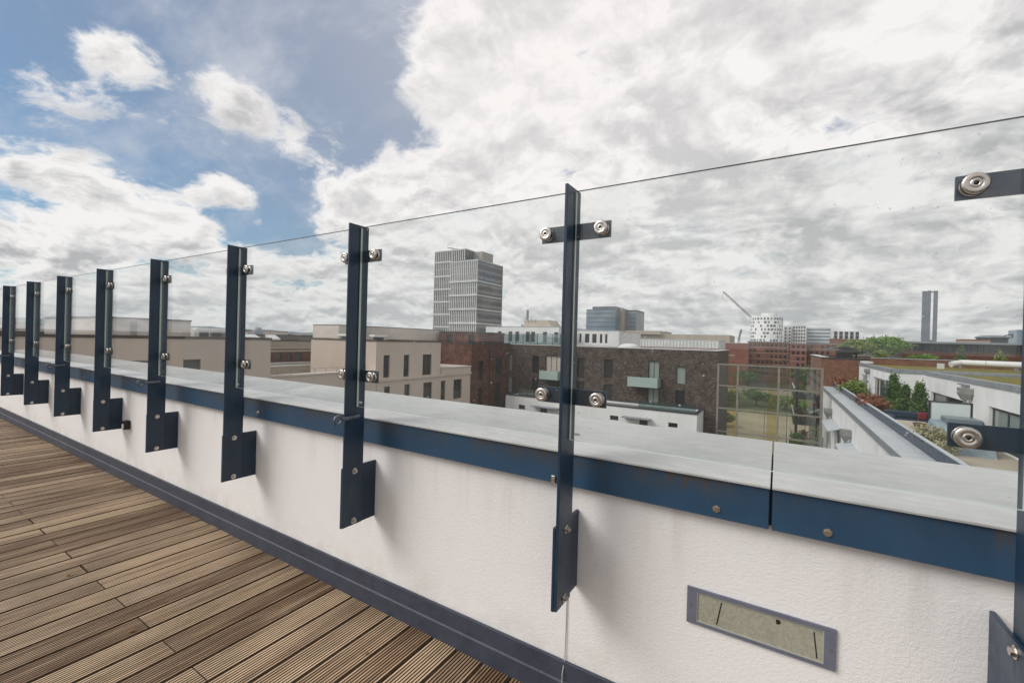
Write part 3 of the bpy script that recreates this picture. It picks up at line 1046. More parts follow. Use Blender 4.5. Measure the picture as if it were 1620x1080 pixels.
# hills on the horizon --------------------------------------------------------
M['hill'] = mottled('wooded_hills', (0.11, 0.145, 0.17), (0.17, 0.21, 0.225), 0.004, 0.95)  # distance haze put into the colour as blue-grey
mb = MB()
hv = []
NH = 160
for i in range(NH + 1):
    a = R_(176 - 130 * i / NH)
    Rr = 5200
    h1 = 34 + 30 * max(0, math.cos((i - 6) / 13.0)) * (1 if i < 26 else 0.15) + 9 * math.sin(i * 0.31) + 5 * math.sin(i * 0.83 + 1) + 3 * math.sin(i * 1.9)
    h1 = max(h1 * (1.0 if i < 40 else 0.35), 6)
    for rr, hh in ((Rr - 700, GZ), (Rr - 200, GZ + 0.6 * h1), (Rr, h1), (Rr + 600, GZ)):
        hv.append((rr * math.cos(a), rr * math.sin(a), hh))
hf = []
for i in range(NH):
    for j in range(3):
        hf.append((i * 4 + j, (i + 1) * 4 + j, (i + 1) * 4 + j + 1, i * 4 + j + 1))
mb.add(hv, hf, smooth=True)
mb.build('hills', M['hill'], kind='structure')

# our own building under the terrace ------------------------------------------
MB().box(WEST, EAST, -3.6, BACKY - 0.05, GZ, -0.36).build('lower_storeys', M['white_render'], par)

# ------------------------------------------------------------------ cream street block (left)
cr_ = thing('apartment_building', (-37, 14, GZ), 'long low cream rendered block on the left, behind the farther panes', 'building')
zt = 1.12
opA = [(9.5, 10.5, -2.35, -0.25), (12.05, 13.0, -2.35, -0.25), (14.6, 15.5, -2.35, -0.25), (5.2, 6.2, -2.35, -0.25)]
opA += [(a, c_, -5.3, -3.15) for a, c_, _, _ in opA]
block(cr_, -46, -31.0, -9.0, 17.4, GZ, zt, 'cream', {'+x': opA}, edge='brown_edge')
for o_ in opA:
    window(cr_, '+x', *o_, -31.0, 'wood_frame', 'window_dark', 0)
# far part of the block with the tall windows
cb = thing('apartment_building', (-37, 30, GZ), 'cream rendered block with tall brown-framed windows above a ledge', 'building')
upW = [(25.85, 26.45, -2.35, -0.25), (28.0, 28.75, -2.35, -0.25), (30.55, 31.3, -2.40, -0.25), (33.2, 34.55, -2.40, -0.25)]
loW = [(25.9, 26.5, -5.35, -3.15), (28.03, 28.75, -5.35, -3.15), (30.58, 31.3, -5.35, -3.15), (33.24, 34.54, -5.35, -3.15), (35.95, 36.7, -5.35, -3.15), (38.1, 39.6, -5.35, -3.15)]
loW2 = [(a, c_, -8.3, -6.1) for a, c_, _, _ in loW]
block(cb, -40.9, -31.15, 27.1, 35.95, -2.62, zt, 'cream', {'+x': upW[1:]}, edge='brown_edge', wname='upper_wall')
block(cb, -40.9, -31.0, 27.12, 41.2, GZ, -2.62, 'cream', {'+x': loW[1:] + loW2[1:]}, edge=None, wname='lower_wall', par_h=0.02)
MB().box(-31.6, -30.86, 27.1, 41.32, -2.64, -2.48).build('ledge', M['cream_top'], cb)
MB().box(-40.9, -30.98, 35.98, 41.22, -2.47, -1.78).build('terrace_parapet', M['cream'], cb)
MB().box(-40.9, -30.90, 35.98, 41.30, -1.78, -1.70).build('parapet_cap', M['cream_top'], cb)
MB().box(-31.9, -31.02, 17.42, 27.08, GZ, -1.66).build('side_wall', M['cream'], cb)
MB().box(-31.95, -30.93, 17.42, 27.08, -1.66, -1.56).build('side_wall_cap', M['cream_top'], cb)
for i in range(9):
    MB().box(-31.47, -31.44, 18.2 + i * 1.0, 18.23 + i * 1.0, -1.56, -1.22).build('rail_post', M['grey_metal'], cb)
MB().box(-31.47, -31.44, 18.2, 26.3, -1.22, -1.19).build('rail', M['grey_metal'], cb)
for o_ in upW[1:]:
    window(cb, '+x', *o_, -31.15, 'wood_frame', 'window_dark', 1 if o_[1] - o_[0] > 1 else 0)
for o_ in loW[1:] + loW2[1:]:
    window(cb, '+x', *o_, -31.0, 'wood_frame', 'window_dark', 1 if o_[1] - o_[0] > 1 else 0)
# penthouse box on it
block(cb, -43.5, -39.1, 29.0, 45.8, -2.0, 2.55, 'cream_top', edge='brown_edge', edge_h=0.03, proud=0.02, wname='penthouse_wall')
block(cr_, -45, -33.5, 8.9, 13.4, 0.85, 2.18, 'cream_top', edge='brown_edge', edge_h=0.05, wname='penthouse_wall')
MB().box(-34.2, -33.46, 10.25, 10.55, 0.9, 2.0).build('downpipe', M['zinc'], cr_)
# roof fans and skylights
def roof_unit(parent_label, x, y, z, w, l, h, name='roof_fan', cat='roof vent'):
    t = thing(name, (x, y, z), parent_label, cat)
    MB().bbox(x - w / 2, x + w / 2, y - l / 2, y + l / 2, z + h * 0.55, z + h, 0.05).build('hood', M['white_clad'], t)
    MB().box(x - w * 0.22, x + w * 0.22, y - l * 0.3, y - l * 0.08, z, z + h * 0.56).build('leg', M['dark_metal'], t)
    MB().box(x - w * 0.22, x + w * 0.22, y + l * 0.08, y + l * 0.3, z, z + h * 0.56).build('leg', M['dark_metal'], t)
    return t


roof_unit('flat white roof vent on dark legs, left one on the cream block', -36.6, 27.9, 1.16, 1.4, 0.7, 0.45)
roof_unit('flat white roof vent on dark legs, right one on the cream block', -32.6, 28.6, 1.16, 0.8, 1.6, 0.45)
roof_unit('long flat vent on the roof of the leftmost cream block', -32.6, 14.2, 1.16, 0.7, 2.0, 0.55)
for i, (x, y, h, w) in enumerate([(-38, 15.5, 0.55, 1.2), (-41, 16.2, 0.7, 0.9)]):
    t = MB().bbox(x - w, x + w, y - 0.5, y + 0.5, 0.83, 1.1 + h, 0.05).build('skylight', M['white_clad'], at=(x, y, 0.83), label=['nearer white skylight box on the leftmost cream roof', 'farther white skylight box on the leftmost cream roof'][i], cat='skylight')
# what shows through the gap between the two cream volumes
gb = thing('brick_building', (-50, 27, GZ), 'red brick wall seen in the gap between the two cream blocks', 'building')
wins = [(25.9 + i * 1.15, 26.5 + i * 1.15, -1.45, -0.7) for i in range(4)]
block(gb, -56, -45.0 - 2, 18, 40, GZ, -0.40, 'red_brick_x', {'+x': wins}, edge='tan', edge_h=0.12)
for o_ in wins:
    window(gb, '+x', *o_, -47.0, 'dark_frame', 'window_dark', sash=0.06)
lt = thing('roof_terrace', (-44, 21, GZ), 'low pale roof terrace with white edge inside the gap', 'building')
block(lt, -46.5, -42.0, 20.6, 34, GZ, -1.70, 'tan', edge='white_clad', edge_h=0.10)
for i, (x0, x1, y0, y1, z1, mt, lab) in enumerate([(-70, -58, 22, 44, 0.55, 'tan', 'long tan roof block behind the brick wall in the gap'),
                                              (-90, -74, 26, 60, 1.25, 'roof_felt', 'grey roof block farthest back in the gap'),
                                              (-120, -100, 12, 60, 2.0, 'cream', 'pale long block beyond the leftmost cream roofs')]):
    t = thing('city_block', ((x0 + x1) / 2, (y0 + y1) / 2, GZ), lab, 'building')
    block(t, x0, x1, y0, y1, GZ, z1, mt, edge='brown_edge')
for i, (x, y, z, w, lab) in enumerate([(-61, 31.5, 0.3, 1.0, 'tilted white skylight on the tan roof, left one'), (-61, 34.5, 0.3, 0.7, 'small white skylight on the tan roof, right one'),
                                       (-78, 38.0, 1.0, 1.1, 'white skylight on the farthest grey roof')]):
    MB().add([(x - w, y - w, z), (x + w, y - w, z), (x + w, y + w, z), (x - w, y + w, z), (x - w, y - w, z + 1.0), (x + w, y - w, z + 0.45), (x + w, y + w, z + 0.45), (x - w, y + w, z + 1.0)],
             [(0, 1, 2, 3), (4, 5, 6, 7), (0, 1, 5, 4), (1, 2, 6, 5), (2, 3, 7, 6), (3, 0, 4, 7)]).build('skylight', M['white_clad'], at=(x, y, z), label=lab, cat='skylight')
ct = thing('water_tank', (-80, 42.5, 0.95), 'grey domed tank on a roof seen through the gap', 'tank')
MB().lathe((-80, 42.5, 0.95), (0, 0, 1), [(0.0, 0), (0.8, 0), (0.8, 0.9), (0.65, 1.3), (0.35, 1.55), (0.0, 1.6)], 20).build('shell', M['grey_metal'], ct)

# ------------------------------------------------------------------ dark red brick building at the corner
rb = thing('brick_building', (-36, 45.5, GZ), 'dark red brick building wedged between cream block and grey-brown brick block', 'building')
rw = [(42.9, 43.9, -3.6, -1.2), (42.9, 43.9, -7.0, -4.6), (46.6, 48.0, -3.2, -0.9), (46.6, 48.0, -6.6, -4.2)]
block(rb, -44, -31.05, 41.35, 49.9, GZ, 0.98, 'red_brick_y', {'+x': rw}, side_mats={'+x': 'red_brick_x'}, edge='dark_metal')
for o_ in rw:
    window(rb, '+x', *o_, -31.05, 'dark_frame', 'window_dark')
MB().cyl((-30.98, 45.2, GZ), (-30.98, 45.2, 0.9), 0.07, n=8).build('downpipe', M['dark_metal'], rb)
pw = [(-37.2, -36.2, 1.0, 2.0), (-33.6, -32.6, 0.9, 2.0)]
block(rb, -38.5, -31.9, 44.0, 49.8, 0.68, 2.35, 'red_brick_y', {'-y': pw}, side_mats={'+x': 'red_brick_x'}, edge='dark_metal', wname='penthouse_wall')
for o_ in pw:
    window(rb, '-y', *o_, 44.0, 'dark_frame', 'window_dark')

# ------------------------------------------------------------------ grey-brown brick building with green glass balconies
db = thing('brick_building', (-19, 55, GZ), 'grey-brown mottled brick building with green glass balconies and white annex', 'building')
W_ = [(-31.6, -30.6, -2.72, -0.47), (-31.6, -30.6, -5.65, -3.5), (-27.55, -26.55, -2.8, -0.5), (-27.55, -26.55, -5.6, -3.45),
      (-21.2, -20.2, -2.95, -0.5), (-21.2, -20.2, -5.5, -3.42), (-17.7, -16.65, -2.75, -0.5), (-17.7, -16.65, -5.63, -3.5),
      (-9.5, -8.5, -2.85, -0.95), (-9.5, -8.5, -5.3, -3.5)]
DR = [(-25.6, -23.3, -2.75, -0.4), (-24.9, -23.3, -5.7, -3.45), (-12.5, -11.3, -2.75, -0.48), (-12.5, -11.3, -5.5, -3.55)]
block(db, -33.0, -5.4, 50.0, 62.0, GZ, 0.93, 'dark_brick_y', {'-y': W_ + DR}, edge='white_clad', edge_h=0.03, proud=0.03)
for i, o_ in enumerate(W_):
    window(db, '-y', *o_, 50.0, 'dark_frame', 'window_pale' if i in (1, 8, 0) else 'window_dark')
for i, o_ in enumerate(DR):
    window(db, '-y', *o_, 50.0, 'dark_frame', 'curtain' if i in (0,) else ('window_pale' if i > 1 else 'window_dark'), 2 if i == 0 else 1, name='balcony_door')
def balcony(root, x0, x1, zf, y):
    fl = MB().box(x0, x1, y - 1.3, y - 0.01, zf - 0.14, zf).build('balcony', M['grey_metal'], root)
    mb = MB()
    mb.box(x0 + 0.01, x1 - 0.01, y - 1.33, y - 1.31, zf - 0.10, zf + 0.98)
    mb.box(x0 - 0.02, x0 - 0.002, y - 1.30, y - 0.02, zf - 0.10, zf + 0.98)
    mb.box(x1 + 0.002, x1 + 0.02, y - 1.30, y - 0.02, zf - 0.10, zf + 0.98)
    mb.build('balustrade', M['balcony_glass'], fl)


balcony(db, -25.75, -23.2, -3.25, 50.0)
balcony(db, -14.45, -11.15, -3.25, 50.0)
# white annex in front
an_op = [(-9.27, -8.38, -6.85, -6.39), (-15.34, -14.41, -6.85, -6.35), (-26.86, -25.95, -6.9, -6.37), (-12.18, -11.32, -8.6, -6.35), (-23.88, -22.94, -8.6, -6.4)]
block(db, -28.75, -6.6, 45.6, 49.98, GZ, -5.28, 'white_render', {'-y': an_op}, edge='dark_metal', edge_h=0.06, wname='annex_wall')
for o_ in an_op:
    window(db, '-y', *o_, 45.6, 'dark_frame', 'window_dark')
for x0, x1 in ((-13.87, -10.95), (-24.74, -21.4)):
    MB().box(x0, x1, 44.7, 45.58, -6.30, -6.22).build('canopy', M['grey_metal'], db)
MB().box(-12.35, -6.75, 45.72, 45.74, -5.22, -4.45).build('terrace_rail', M['rail_glass'], db)
MB().box(-27.0, -22.5, 45.72, 45.74, -5.22, -4.45).build('terrace_rail', M['rail_glass'], db)
# roof railing with glass
rr = thing('roof_railing', (-28, 51.2, 0.98), 'teal framed glass railing on the brick building roof, left of the tallest post', 'railing')
for i in range(11):
    x = -33.0 + i * 1.12
    MB().box(x - 0.035, x + 0.035, 51.0, 51.07, 0.62, 2.35).build('post', M['navy'], rr)
    if i < 10:
        MB().box(x + 0.05, x + 1.06, 51.02, 51.035, 0.75, 2.28).build('pane', M['rail_glass'], rr)
MB().box(-33.05, -21.75, 50.99, 51.08, 2.36, 2.42).build('handrail', M['navy'], rr)
dm = thing('skylight', (-15.8, 53.5, 0.7), 'low white dome skylight on the grey-brown brick roof', 'skylight')
MB().lathe((-15.8, 53.5, 0.65), (0, 0, 1), [(1.35, 0), (1.3, 0.35), (1.0, 0.62), (0.5, 0.78), (0.0, 0.82)], 24).build('dome', M['white_clad'], dm)

# ------------------------------------------------------------------ white building with slit windows behind it
wb = thing('white_building', (-38, 78, GZ), 'white flat building with tall slit windows behind the brick roof', 'building')
sl1 = [(x, x + 0.9, 1.2, 3.2) for x in (-49.0, -46.4, -44.8, -42.4, -41.2, -38.6, -36.2)]
block(wb, -52, -35.2, 74.0, 90, GZ, 4.15, 'white_render', {'-y': sl1}, edge='pale_metal', edge_h=0.05)
for o_ in sl1:
    window(wb, '-y', *o_, 74.0, 'dark_frame', 'window_dark')
sl2 = [(x, x + w, 1.35, 3.1) for x, w in ((-33.6, 0.45), (-32.4, 0.9), (-30.9, 0.9), (-29.35, 0.5), (-28.3, 0.45))]
block(wb, -35.1, -25.6, 80.0, 95, GZ, 3.75, 'white_render', {'-y': sl2}, edge='pale_metal', edge_h=0.05, wname='wing_wall')
for o_ in sl2:
    window(wb, '-y', *o_, 80.0, 'dark_frame', 'window_dark')
pl = thing('roof_plant', (-42, 80, 4.1), 'pale plant housing on the white slit-window roof', 'roof plant')
MB().add([(-45.5, 78, 4.0), (-38.5, 78, 4.0), (-38.5, 83, 4.0), (-45.5, 83, 4.0), (-45.0, 78.6, 5.7), (-40.0, 78.6, 5.7), (-39.6, 82, 5.7), (-45.0, 82, 5.7)],
         [(0, 1, 5, 4), (1, 2, 6, 5), (2, 3, 7, 6), (3, 0, 4, 7), (4, 5, 6, 7)]).build('housing', M['tan'], pl)
for i in range(4):
    MB().cyl((-45.2 + i * 0.8, 78.4, 4.0), (-45.2 + i * 0.8, 78.4, 6.4 - 0.2 * i), 0.06, n=6).build('pipe', M['grey_metal'], pl)
fl_ = thing('flue', (-47.8, 84, 4.0), 'slim grey flue pipe standing on the white roof', 'flue')
MB().cyl((-47.8, 84, 4.0), (-47.8, 84, 8.2), 0.28, n=10).build('pipe', M['zinc'], fl_)
MB().box(-48.9, -46.9, 83.2, 84.9, 4.0, 4.9).build('base', M['grey_metal'], fl_)

# ------------------------------------------------------------------ far buildings
M['tower_glass'] = mottled('tower_glass', (0.055, 0.060, 0.066), (0.125, 0.132, 0.138), 0.12, 0.25, streak=(0.4, 0.4, 1.0))
M['tower_fin'] = mottled('tower_fins', (0.60, 0.595, 0.58), (0.70, 0.695, 0.68), 0.1, 0.7)
M['tower_band'] = mottled('tower_spandrel', (0.27, 0.265, 0.255), (0.34, 0.335, 0.325), 0.1, 0.7)
M['blue_glass'] = mottled('blue_glass', (0.16, 0.22, 0.27), (0.26, 0.33, 0.38), 0.06, 0.2)
M['slate_glass'] = mottled('slate_glass', (0.13, 0.16, 0.18), (0.20, 0.23, 0.25), 0.08, 0.3)
M['bright_brick'] = mottled('orange_red_brick', (0.30, 0.10, 0.055), (0.38, 0.14, 0.08), 0.3, 0.9)
M['chimney'] = mottled('chimney_concrete', (0.16, 0.19, 0.22), (0.21, 0.24, 0.27), 0.05, 0.8)


def grid(root, name, side, plane, us, zs, w, h, mat, out_=0.05, skip=0.0, rng=None):
    """many small windows of a far facade, joined"""
    mb = MB()
    for u_ in us:
        for z in zs:
            if rng and rng.random() < skip:
                continue
            if side == '-y':
                mb.box(u_, u_ + w, plane - out_, plane + 0.05, z, z + h)
            elif side == '+x':
                mb.box(plane - 0.05, plane + out_, u_, u_ + w, z, z + h)
            else:
                mb.box(plane - out_, plane + 0.05, u_, u_ + w, z, z + h)
    return mb.build(name, M[mat], root, fix=False, kind='stuff')


def frange(a, b_, n):
    return [a + (b_ - a) * i / (n - 1) for i in range(n)]


# office tower
tw = thing('office_tower', (-157, 207, GZ), 'tall grey office tower with white vertical fins, highest on the skyline', 'tower')
block(tw, -162.0, -142.7, 194.0, 219.0, GZ, 45.6, 'tower_glass', edge='tower_fin', edge_h=0.7, proud=0.2)
block(tw, -175.3, -152.6, 195.2, 216.0, GZ, 52.6, 'tower_glass', edge='tower_fin', edge_h=0.5, proud=0.15, wname='tall_wall')
MB().box(-160.0, -146.5, 203, 214, 45.3, 52.0).build('plant_room', M['tan'], tw)
mb = MB()
for x in frange(-161.8, -143.1, 15):
    mb.box(x - 0.27, x + 0.27, 193.5, 193.98, GZ, 45.5)
mb.build('fin', M['tower_fin'], tw, fix=False, kind='stuff')
mb = MB()
for x in frange(-175.1, -162.6, 10):
    mb.box(x - 0.20, x + 0.20, 194.6, 195.18, GZ, 52.5)
for x in frange(-161.5, -153.0, 7):
    mb.box(x - 0.20, x + 0.20, 194.6, 195.18, 46.2, 52.5)
mb.build('fin', M['tower_fin'], tw, fix=False, kind='stuff')
for z in (33.6, 25.8, 18.0, 10.1, 2.3, -5.5):
    MB().box(-162.3, -142.45, 193.15, 194.0, z - 0.45, z + 0.45).build('band', M['tower_fin'], tw)
    MB().box(-142.72, -142.2, 193.2, 219.2, z - 0.40, z + 0.40).build('band', M['tower_fin'], tw)
for z in (45.8, 37.5, 30.0, 22.6, 15.3, 8.0, 0.6):
    MB().box(-175.5, -162.32, 194.45, 195.2, z - 0.4, z + 0.4).build('band', M['tower_fin'], tw)
mb = MB()
for i in range(16):
    z = 43.6 - i * 3.9
    mb.box(-142.72, -142.45, 194.0, 219.0, z - 0.75, z + 0.75)
mb.build('spandrel', M['tower_band'], tw, fix=False, kind='stuff')
mb = MB()
for y in frange(194.4, 218.6, 20):
    mb.box(-142.72, -142.3, y - 0.10, y + 0.10, GZ, 45.4)
mb.build('mullion', M['tower_band'], tw, fix=False, kind='stuff')
mb = MB()
for i in range(14):
    z = 42.0 - i * 3.9
    mb.box(-162.0, -142.7, 193.75, 194.02, z - 0.35, z + 0.35)
    mb.box(-175.3, -162.02, 194.95, 195.22, z + 3.2, z + 3.9)
mb.build('spandrel', M['tower_band'], tw, fix=False, kind='stuff')
MB().tube([(-166, 200, 52.5), (-166, 200, 55.0), (-170, 200, 55.4), (-160, 200, 53.6)], 0.22, 6).build('cleaning_arm', M['grey_metal'], tw)

# blue glass office
bo = thing('office_building', (-117, 350, GZ), 'blue-grey glass office building behind the white slit-window block', 'building')
block(bo, -137, -112, 340, 372, GZ, 28.5, 'blue_glass', edge='slate_glass', edge_h=0.8)
block(bo, -133, -113, 343, 368, 28.2, 31.0, 'slate_glass', edge=None, wname='top_wall')
block(bo, -110, -101, 360, 385, GZ, 29.0, 'slate_glass', edge='dark_metal', edge_h=0.8, wname='wing_wall')
block(bo, -112, -110, 350, 380, GZ, 29.8, 'tan', edge=None, wname='stair_wall')
mb = MB()
for i in range(11):
    mb.box(-137.05, -111.9, 339.75, 340.02, 25.2 - i * 3.6, 25.6 - i * 3.6)
mb.build('spandrel', M['slate_glass'], bo, fix=False, kind='stuff')
grid(bo, 'window_grid', '-y', 360.0, frange(-109.5, -102.3, 7), [26 - 3.4 * i for i in range(12)], 0.75, 2.0, 'blue_glass')

# long halls on the horizon
hl = thing('long_hall', (-40, 225, GZ), 'long flat tan hall low on the horizon left of the round tower', 'building')
block(hl, -82, -20, 232, 260, GZ, 6.6, 'tan', edge='pale_metal', edge_h=0.2)
block(hl, -70, -52, 230, 258, 6.4, 8.2, 'tan', edge=None, wname='step_wall')
wh = thing('long_hall', (-33, 150, GZ), 'long white clad hall in front of the tan hall', 'building')
block(wh, -52, -15, 142, 160, GZ, 3.0, 'white_clad', edge='pale_metal', edge_h=0.15)
mb = MB()
for x in frange(-51.8, -15.2, 38):
    mb.box(x - 0.06, x + 0.06, 141.9, 142.0, 0.6, 2.85)
mb.build('cladding_rib', M['pale_metal'], wh, fix=False, kind='stuff')
MB().box(-52.05, -14.95, 141.85, 142.02, -3.0, 0.55).build('plinth', M['far_red'], wh)
rbh = thing('brick_building', (-19, 250, GZ), 'plain pinkish red brick gable just above the glazed steel screen', 'building')
block(rbh, -22.6, -11.2, 216, 228, GZ, 2.9, 'far_red', edge='pale_metal', edge_h=0.15)
MB().box(-20.0, -16.5, 215.9, 216.0, -2.9, -2.5).build('string_course', M['tan'], rbh)

# far brick apartment rows
def brick_row(label, x0, x1, y0, y1, z1, n, mat='far_brick', storeys=6, seed=1):
    t = thing('apartment_row', ((x0 + x1) / 2, (y0 + y1) / 2, GZ), label, 'building')
    block(t, x0, x1, y0, y1, GZ, z1, mat, edge='grey_metal', edge_h=0.25)
    rng = random.Random(seed)
    us = frange(x0 + 0.8, x1 - 2.0, n)
    grid(t, 'window_grid', '-y', y0, us, [z1 - 2.4 - 3.0 * i for i in range(storeys)], 1.15, 1.5, 'window_dark', skip=0.12, rng=rng)
    mb = MB()
    for i in range(storeys):
        mb.box(x0 - 0.05, x1 + 0.05, y0 - 0.10, y0 + 0.02, z1 - 3.0 * i - 3.0, z1 - 3.0 * i - 2.85)
    mb.build('floor_band', M['tan'], t, fix=False, kind='stuff')
    return t


brick_row('far red-brown apartment row under the white round tower', -14, 4.5, 262, 280, 4.2, 9, 'far_brick', 6, 1)
brick_row('darker far brick apartment block between two brick rows', 5.0, 12.0, 258, 278, 3.6, 3, 'far_red', 6, 2)
brick_row('far brick apartment row directly left of the roof trees', 13, 34, 268, 290, 3.9, 9, 'far_brick', 6, 3)
brick_row('far brown terrace row behind the roof trees', 35, 62, 300, 320, 5.2, 9, 'far_brick', 6, 4)

# round white tower block
rt = thing('round_tower', (-10, 470, GZ), 'white round tower block with irregular dark windows beside a crane', 'tower')
mb = MB()
mb.lathe((-10, 474, 0), (0, 0, 1), [(13.2, GZ), (13.2, 29.5), (12.7, 29.5), (12.7, 28.8), (0.0, 28.8)], 40)
mb.build('wall', M['white_clad'], rt)
MB().lathe((-8, 474, 0), (0, 0, 1), [(6.5, 28.8), (6.5, 33.0), (0, 33.0)], 28).build('crown', M['white_clad'], rt)
rng = random.Random(11)
mb = MB()
for k in range(13):
    for i in range(30):
        if rng.random() < 0.28:
            continue
        a = 2 * math.pi * i / 30 + (0.05 if k % 2 else 0.0)
        da = rng.choice((0.045, 0.06, 0.08))
        z = 26.4 - 3.3 * k
        r_ = 13.25
        vs = [(-10 + r_ * math.cos(a + s * da), 474 + r_ * math.sin(a + s * da), z + h) for s, h in ((-1, 0), (1, 0), (1, 2.0), (-1, 2.0))]
        mb.add(vs, [(0, 1, 2, 3)])
mb.build('window_grid', M['slate_glass'], rt, fix=False, kind='stuff')

def white_block(label, x0, x1, y0, y1, z1, nu, sto, wmat='window_dark', mat='white_clad', w=1.3, h=1.7, horizontal=False):
    t = thing('white_block', ((x0 + x1) / 2, (y0 + y1) / 2, GZ), label, 'building')
    block(t, x0, x1, y0, y1, GZ, z1, mat, edge='pale_metal', edge_h=0.3)
    if horizontal:
        mb = MB()
        for i in range(sto):
            mb.box(x0 + 0.3, x1 - 0.3, y0 - 0.1, y0 + 0.02, z1 - 2.6 - 3.3 * i, z1 - 0.9 - 3.3 * i)
        mb.build('window_band', M[wmat], t, fix=False, kind='stuff')
    else:
        grid(t, 'window_grid', '-y', y0, frange(x0 + 1.0, x1 - 2.2, nu), [z1 - 3.0 - 3.2 * i for i in range(sto)], w, h, wmat)
    return t


white_block('plain white block right beside the round tower', 4.0, 10.5, 495, 515, 22.0, 2, 11)
white_block('white gridded block second from the round tower', 11.0, 22.5, 500, 520, 23.2, 5, 11)
white_block('pale blue banded glass block right of the white gridded block', 23.6, 42.7, 515, 540, 21.2, 0, 11, 'blue_glass', horizontal=True)
white_block('small white block with large dark square windows above the trees', 40.4, 58.5, 472, 490, 16.5, 5, 3, w=2.4, h=3.0)
MB().add([(38, 460, GZ), (62, 460, GZ), (62, 470, GZ), (38, 470, GZ), (38, 460, 10.2), (62, 460, 9.6), (62, 470, 9.6), (38, 470, 10.2)],
         [(0, 1, 2, 3), (4, 5, 6, 7), (0, 1, 5, 4), (1, 2, 6, 5), (2, 3, 7, 6), (3, 0, 4, 7)]).build('brown_building', M['far_brick'], at=(50, 465, GZ), label='plain brown block right under the small white block', cat='building')

# cranes
M['crane'] = mottled('crane_paint', (0.30, 0.22, 0.20), (0.40, 0.30, 0.27), 0.1, 0.6)


def lattice(mb, p, q_, s, n, r):
    p, q_ = Vector(p), Vector(q_)
    ax = (q_ - p).normalized()
    e = ax.orthogonal().normalized()
    g_ = ax.cross(e)
    cs = [(e * a + g_ * c_) * s / 2 for a, c_ in ((-1, -1), (1, -1), (1, 1), (-1, 1))]
    for c_ in cs:
        mb.cyl(p + c_, q_ + c_, r, n=5, caps=False)
    for i in range(n):
        a = p + (q_ - p) * (i / n)
        c_ = p + (q_ - p) * ((i + 1) / n)
        for k in range(4):
            mb.cyl(a + cs[k], c_ + cs[(k + 1) % 4], r * 0.7, n=4, caps=False)


c1 = thing('tower_crane', (-22, 482, GZ), 'luffing crane with raised jib leaning left beside the round tower', 'crane')
mb = MB()
lattice(mb, (-22, 482, GZ), (-22, 482, 27.0), 2.0, 16, 0.16)
mb.build('mast', M['crane'], c1, fix=False)
mb = MB()
lattice(mb, (-22, 480, 28.5), (-46.5, 466, 53.5), 1.2, 22, 0.12)
mb.build('jib', M['crane'], c1, fix=False)
MB().box(-23.5, -18.5, 480.6, 483.4, 26.9, 30.2).build('cab', M['crane'], c1)
mb = MB().tube([(-46.5, 466, 53.5), (-47.2, 465.5, 54.0), (-47.2, 465.5, 47.0)], 0.12, 5)
mb.build('hook_line', M['dark_metal'], c1)
c2 = thing('tower_crane', (-23.5, 338, GZ), 'tiny dark crane tip above the white hall', 'crane')
mb = MB()
lattice(mb, (-23.7, 338, GZ), (-23.3, 338, 7.0), 1.0, 10, 0.12)
mb.build('mast', M['dark_metal'], c2, fix=False)
mb = MB()
lattice(mb, (-23.4, 338, 6.8), (-22.0, 338, 13.0), 0.8, 6, 0.12)
mb.build('jib', M['dark_metal'], c2, fix=False)

# twin slab chimney
ch = thing('twin_chimney', (141, 650, GZ), 'pair of tall slim grey chimney slabs on the right skyline', 'chimney')
MB().box(135.3, 139.2, 649, 651, GZ, 68.0).build('slab', M['chimney'], ch)
MB().box(139.5, 142.0, 648, 650, GZ, 68.3).build('slab', M['chimney'], ch)
MB().box(144.4, 147.6, 648, 650, GZ, 68.0).build('slab', M['chimney'], ch)
MB().box(142.05, 144.35, 648.5, 649.5, 66.2, 67.4).build('tie', M['chimney'], ch)
MB().box(142.05, 144.35, 648.5, 649.5, 12.0, 14.0).build('tie', M['chimney'], ch)

# hall with flat dark canopy roof
cn = thing('canopy_hall', (46, 185, GZ), 'long hall with thin flat dark roof, grey glazing and red brick base', 'building')
MB().box(27.5, 64.0, 168.0, 196.0, 3.75, 4.25).build('canopy_roof', M['grey_metal'], cn)
MB().box(37.5, 53.5, 176.0, 192.0, 1.4, 3.73).build('glazing', M['slate_glass'], cn)
MB().box(54.2, 63.0, 182.0, 192.0, 1.4, 3.73).build('glazing', M['tower_band'], cn)
MB().box(32.8, 64.0, 174.5, 193.0, -4.0, 1.38).build('brick_base', M['bright_brick'], cn)
MB().box(21.0, 32.7, 176.0, 193.0, GZ, 1.30).build('side_wing', M['roof_felt'], cn)
for x in (29.0, 30.6, 32.2, 33.8, 35.4, 37.0, 55.5, 58.5, 61.2):
    MB().box(x - 0.18, x + 0.18, 174.8, 175.2, 1.38, 3.75).build('column', M['dark_metal'], cn)
MB().box(28.5, 37.2, 190.0, 190.2, 1.5, 3.7).build('far_glazing', M['white_clad'], cn)
for x in frange(38.5, 52.5, 12):
    MB().box(x - 0.05, x + 0.05, 175.9, 176.0, 1.42, 3.72).build('mullion', M['dark_metal'], cn)
lowb = thing('brick_building', (45, 120, GZ), 'low brown brick block with white roof edge in front of the canopy hall', 'building')
block(lowb, 24.0, 50.0, 112.0, 128.0, GZ, -0.75, 'far_brick', edge='white_clad', edge_h=0.12)
t = thing('round_building', (126, 430, GZ), 'low green glass round building with flat roof on right skyline', 'building')
MB().lathe((126, 430, 0), (0, 0, 1), [(7.5, GZ), (7.5, 11.5), (8.4, 11.6), (8.2, 12.6), (5.0, 13.6), (0, 13.8)], 30).build('wall', M['slate_glass'], t)
MB().tube([(130, 428, 13.0), (135.0, 428, 14.6), (135.0, 428, 12.0)], 0.35, 6).build('roof_arm', M['dark_metal'], t)
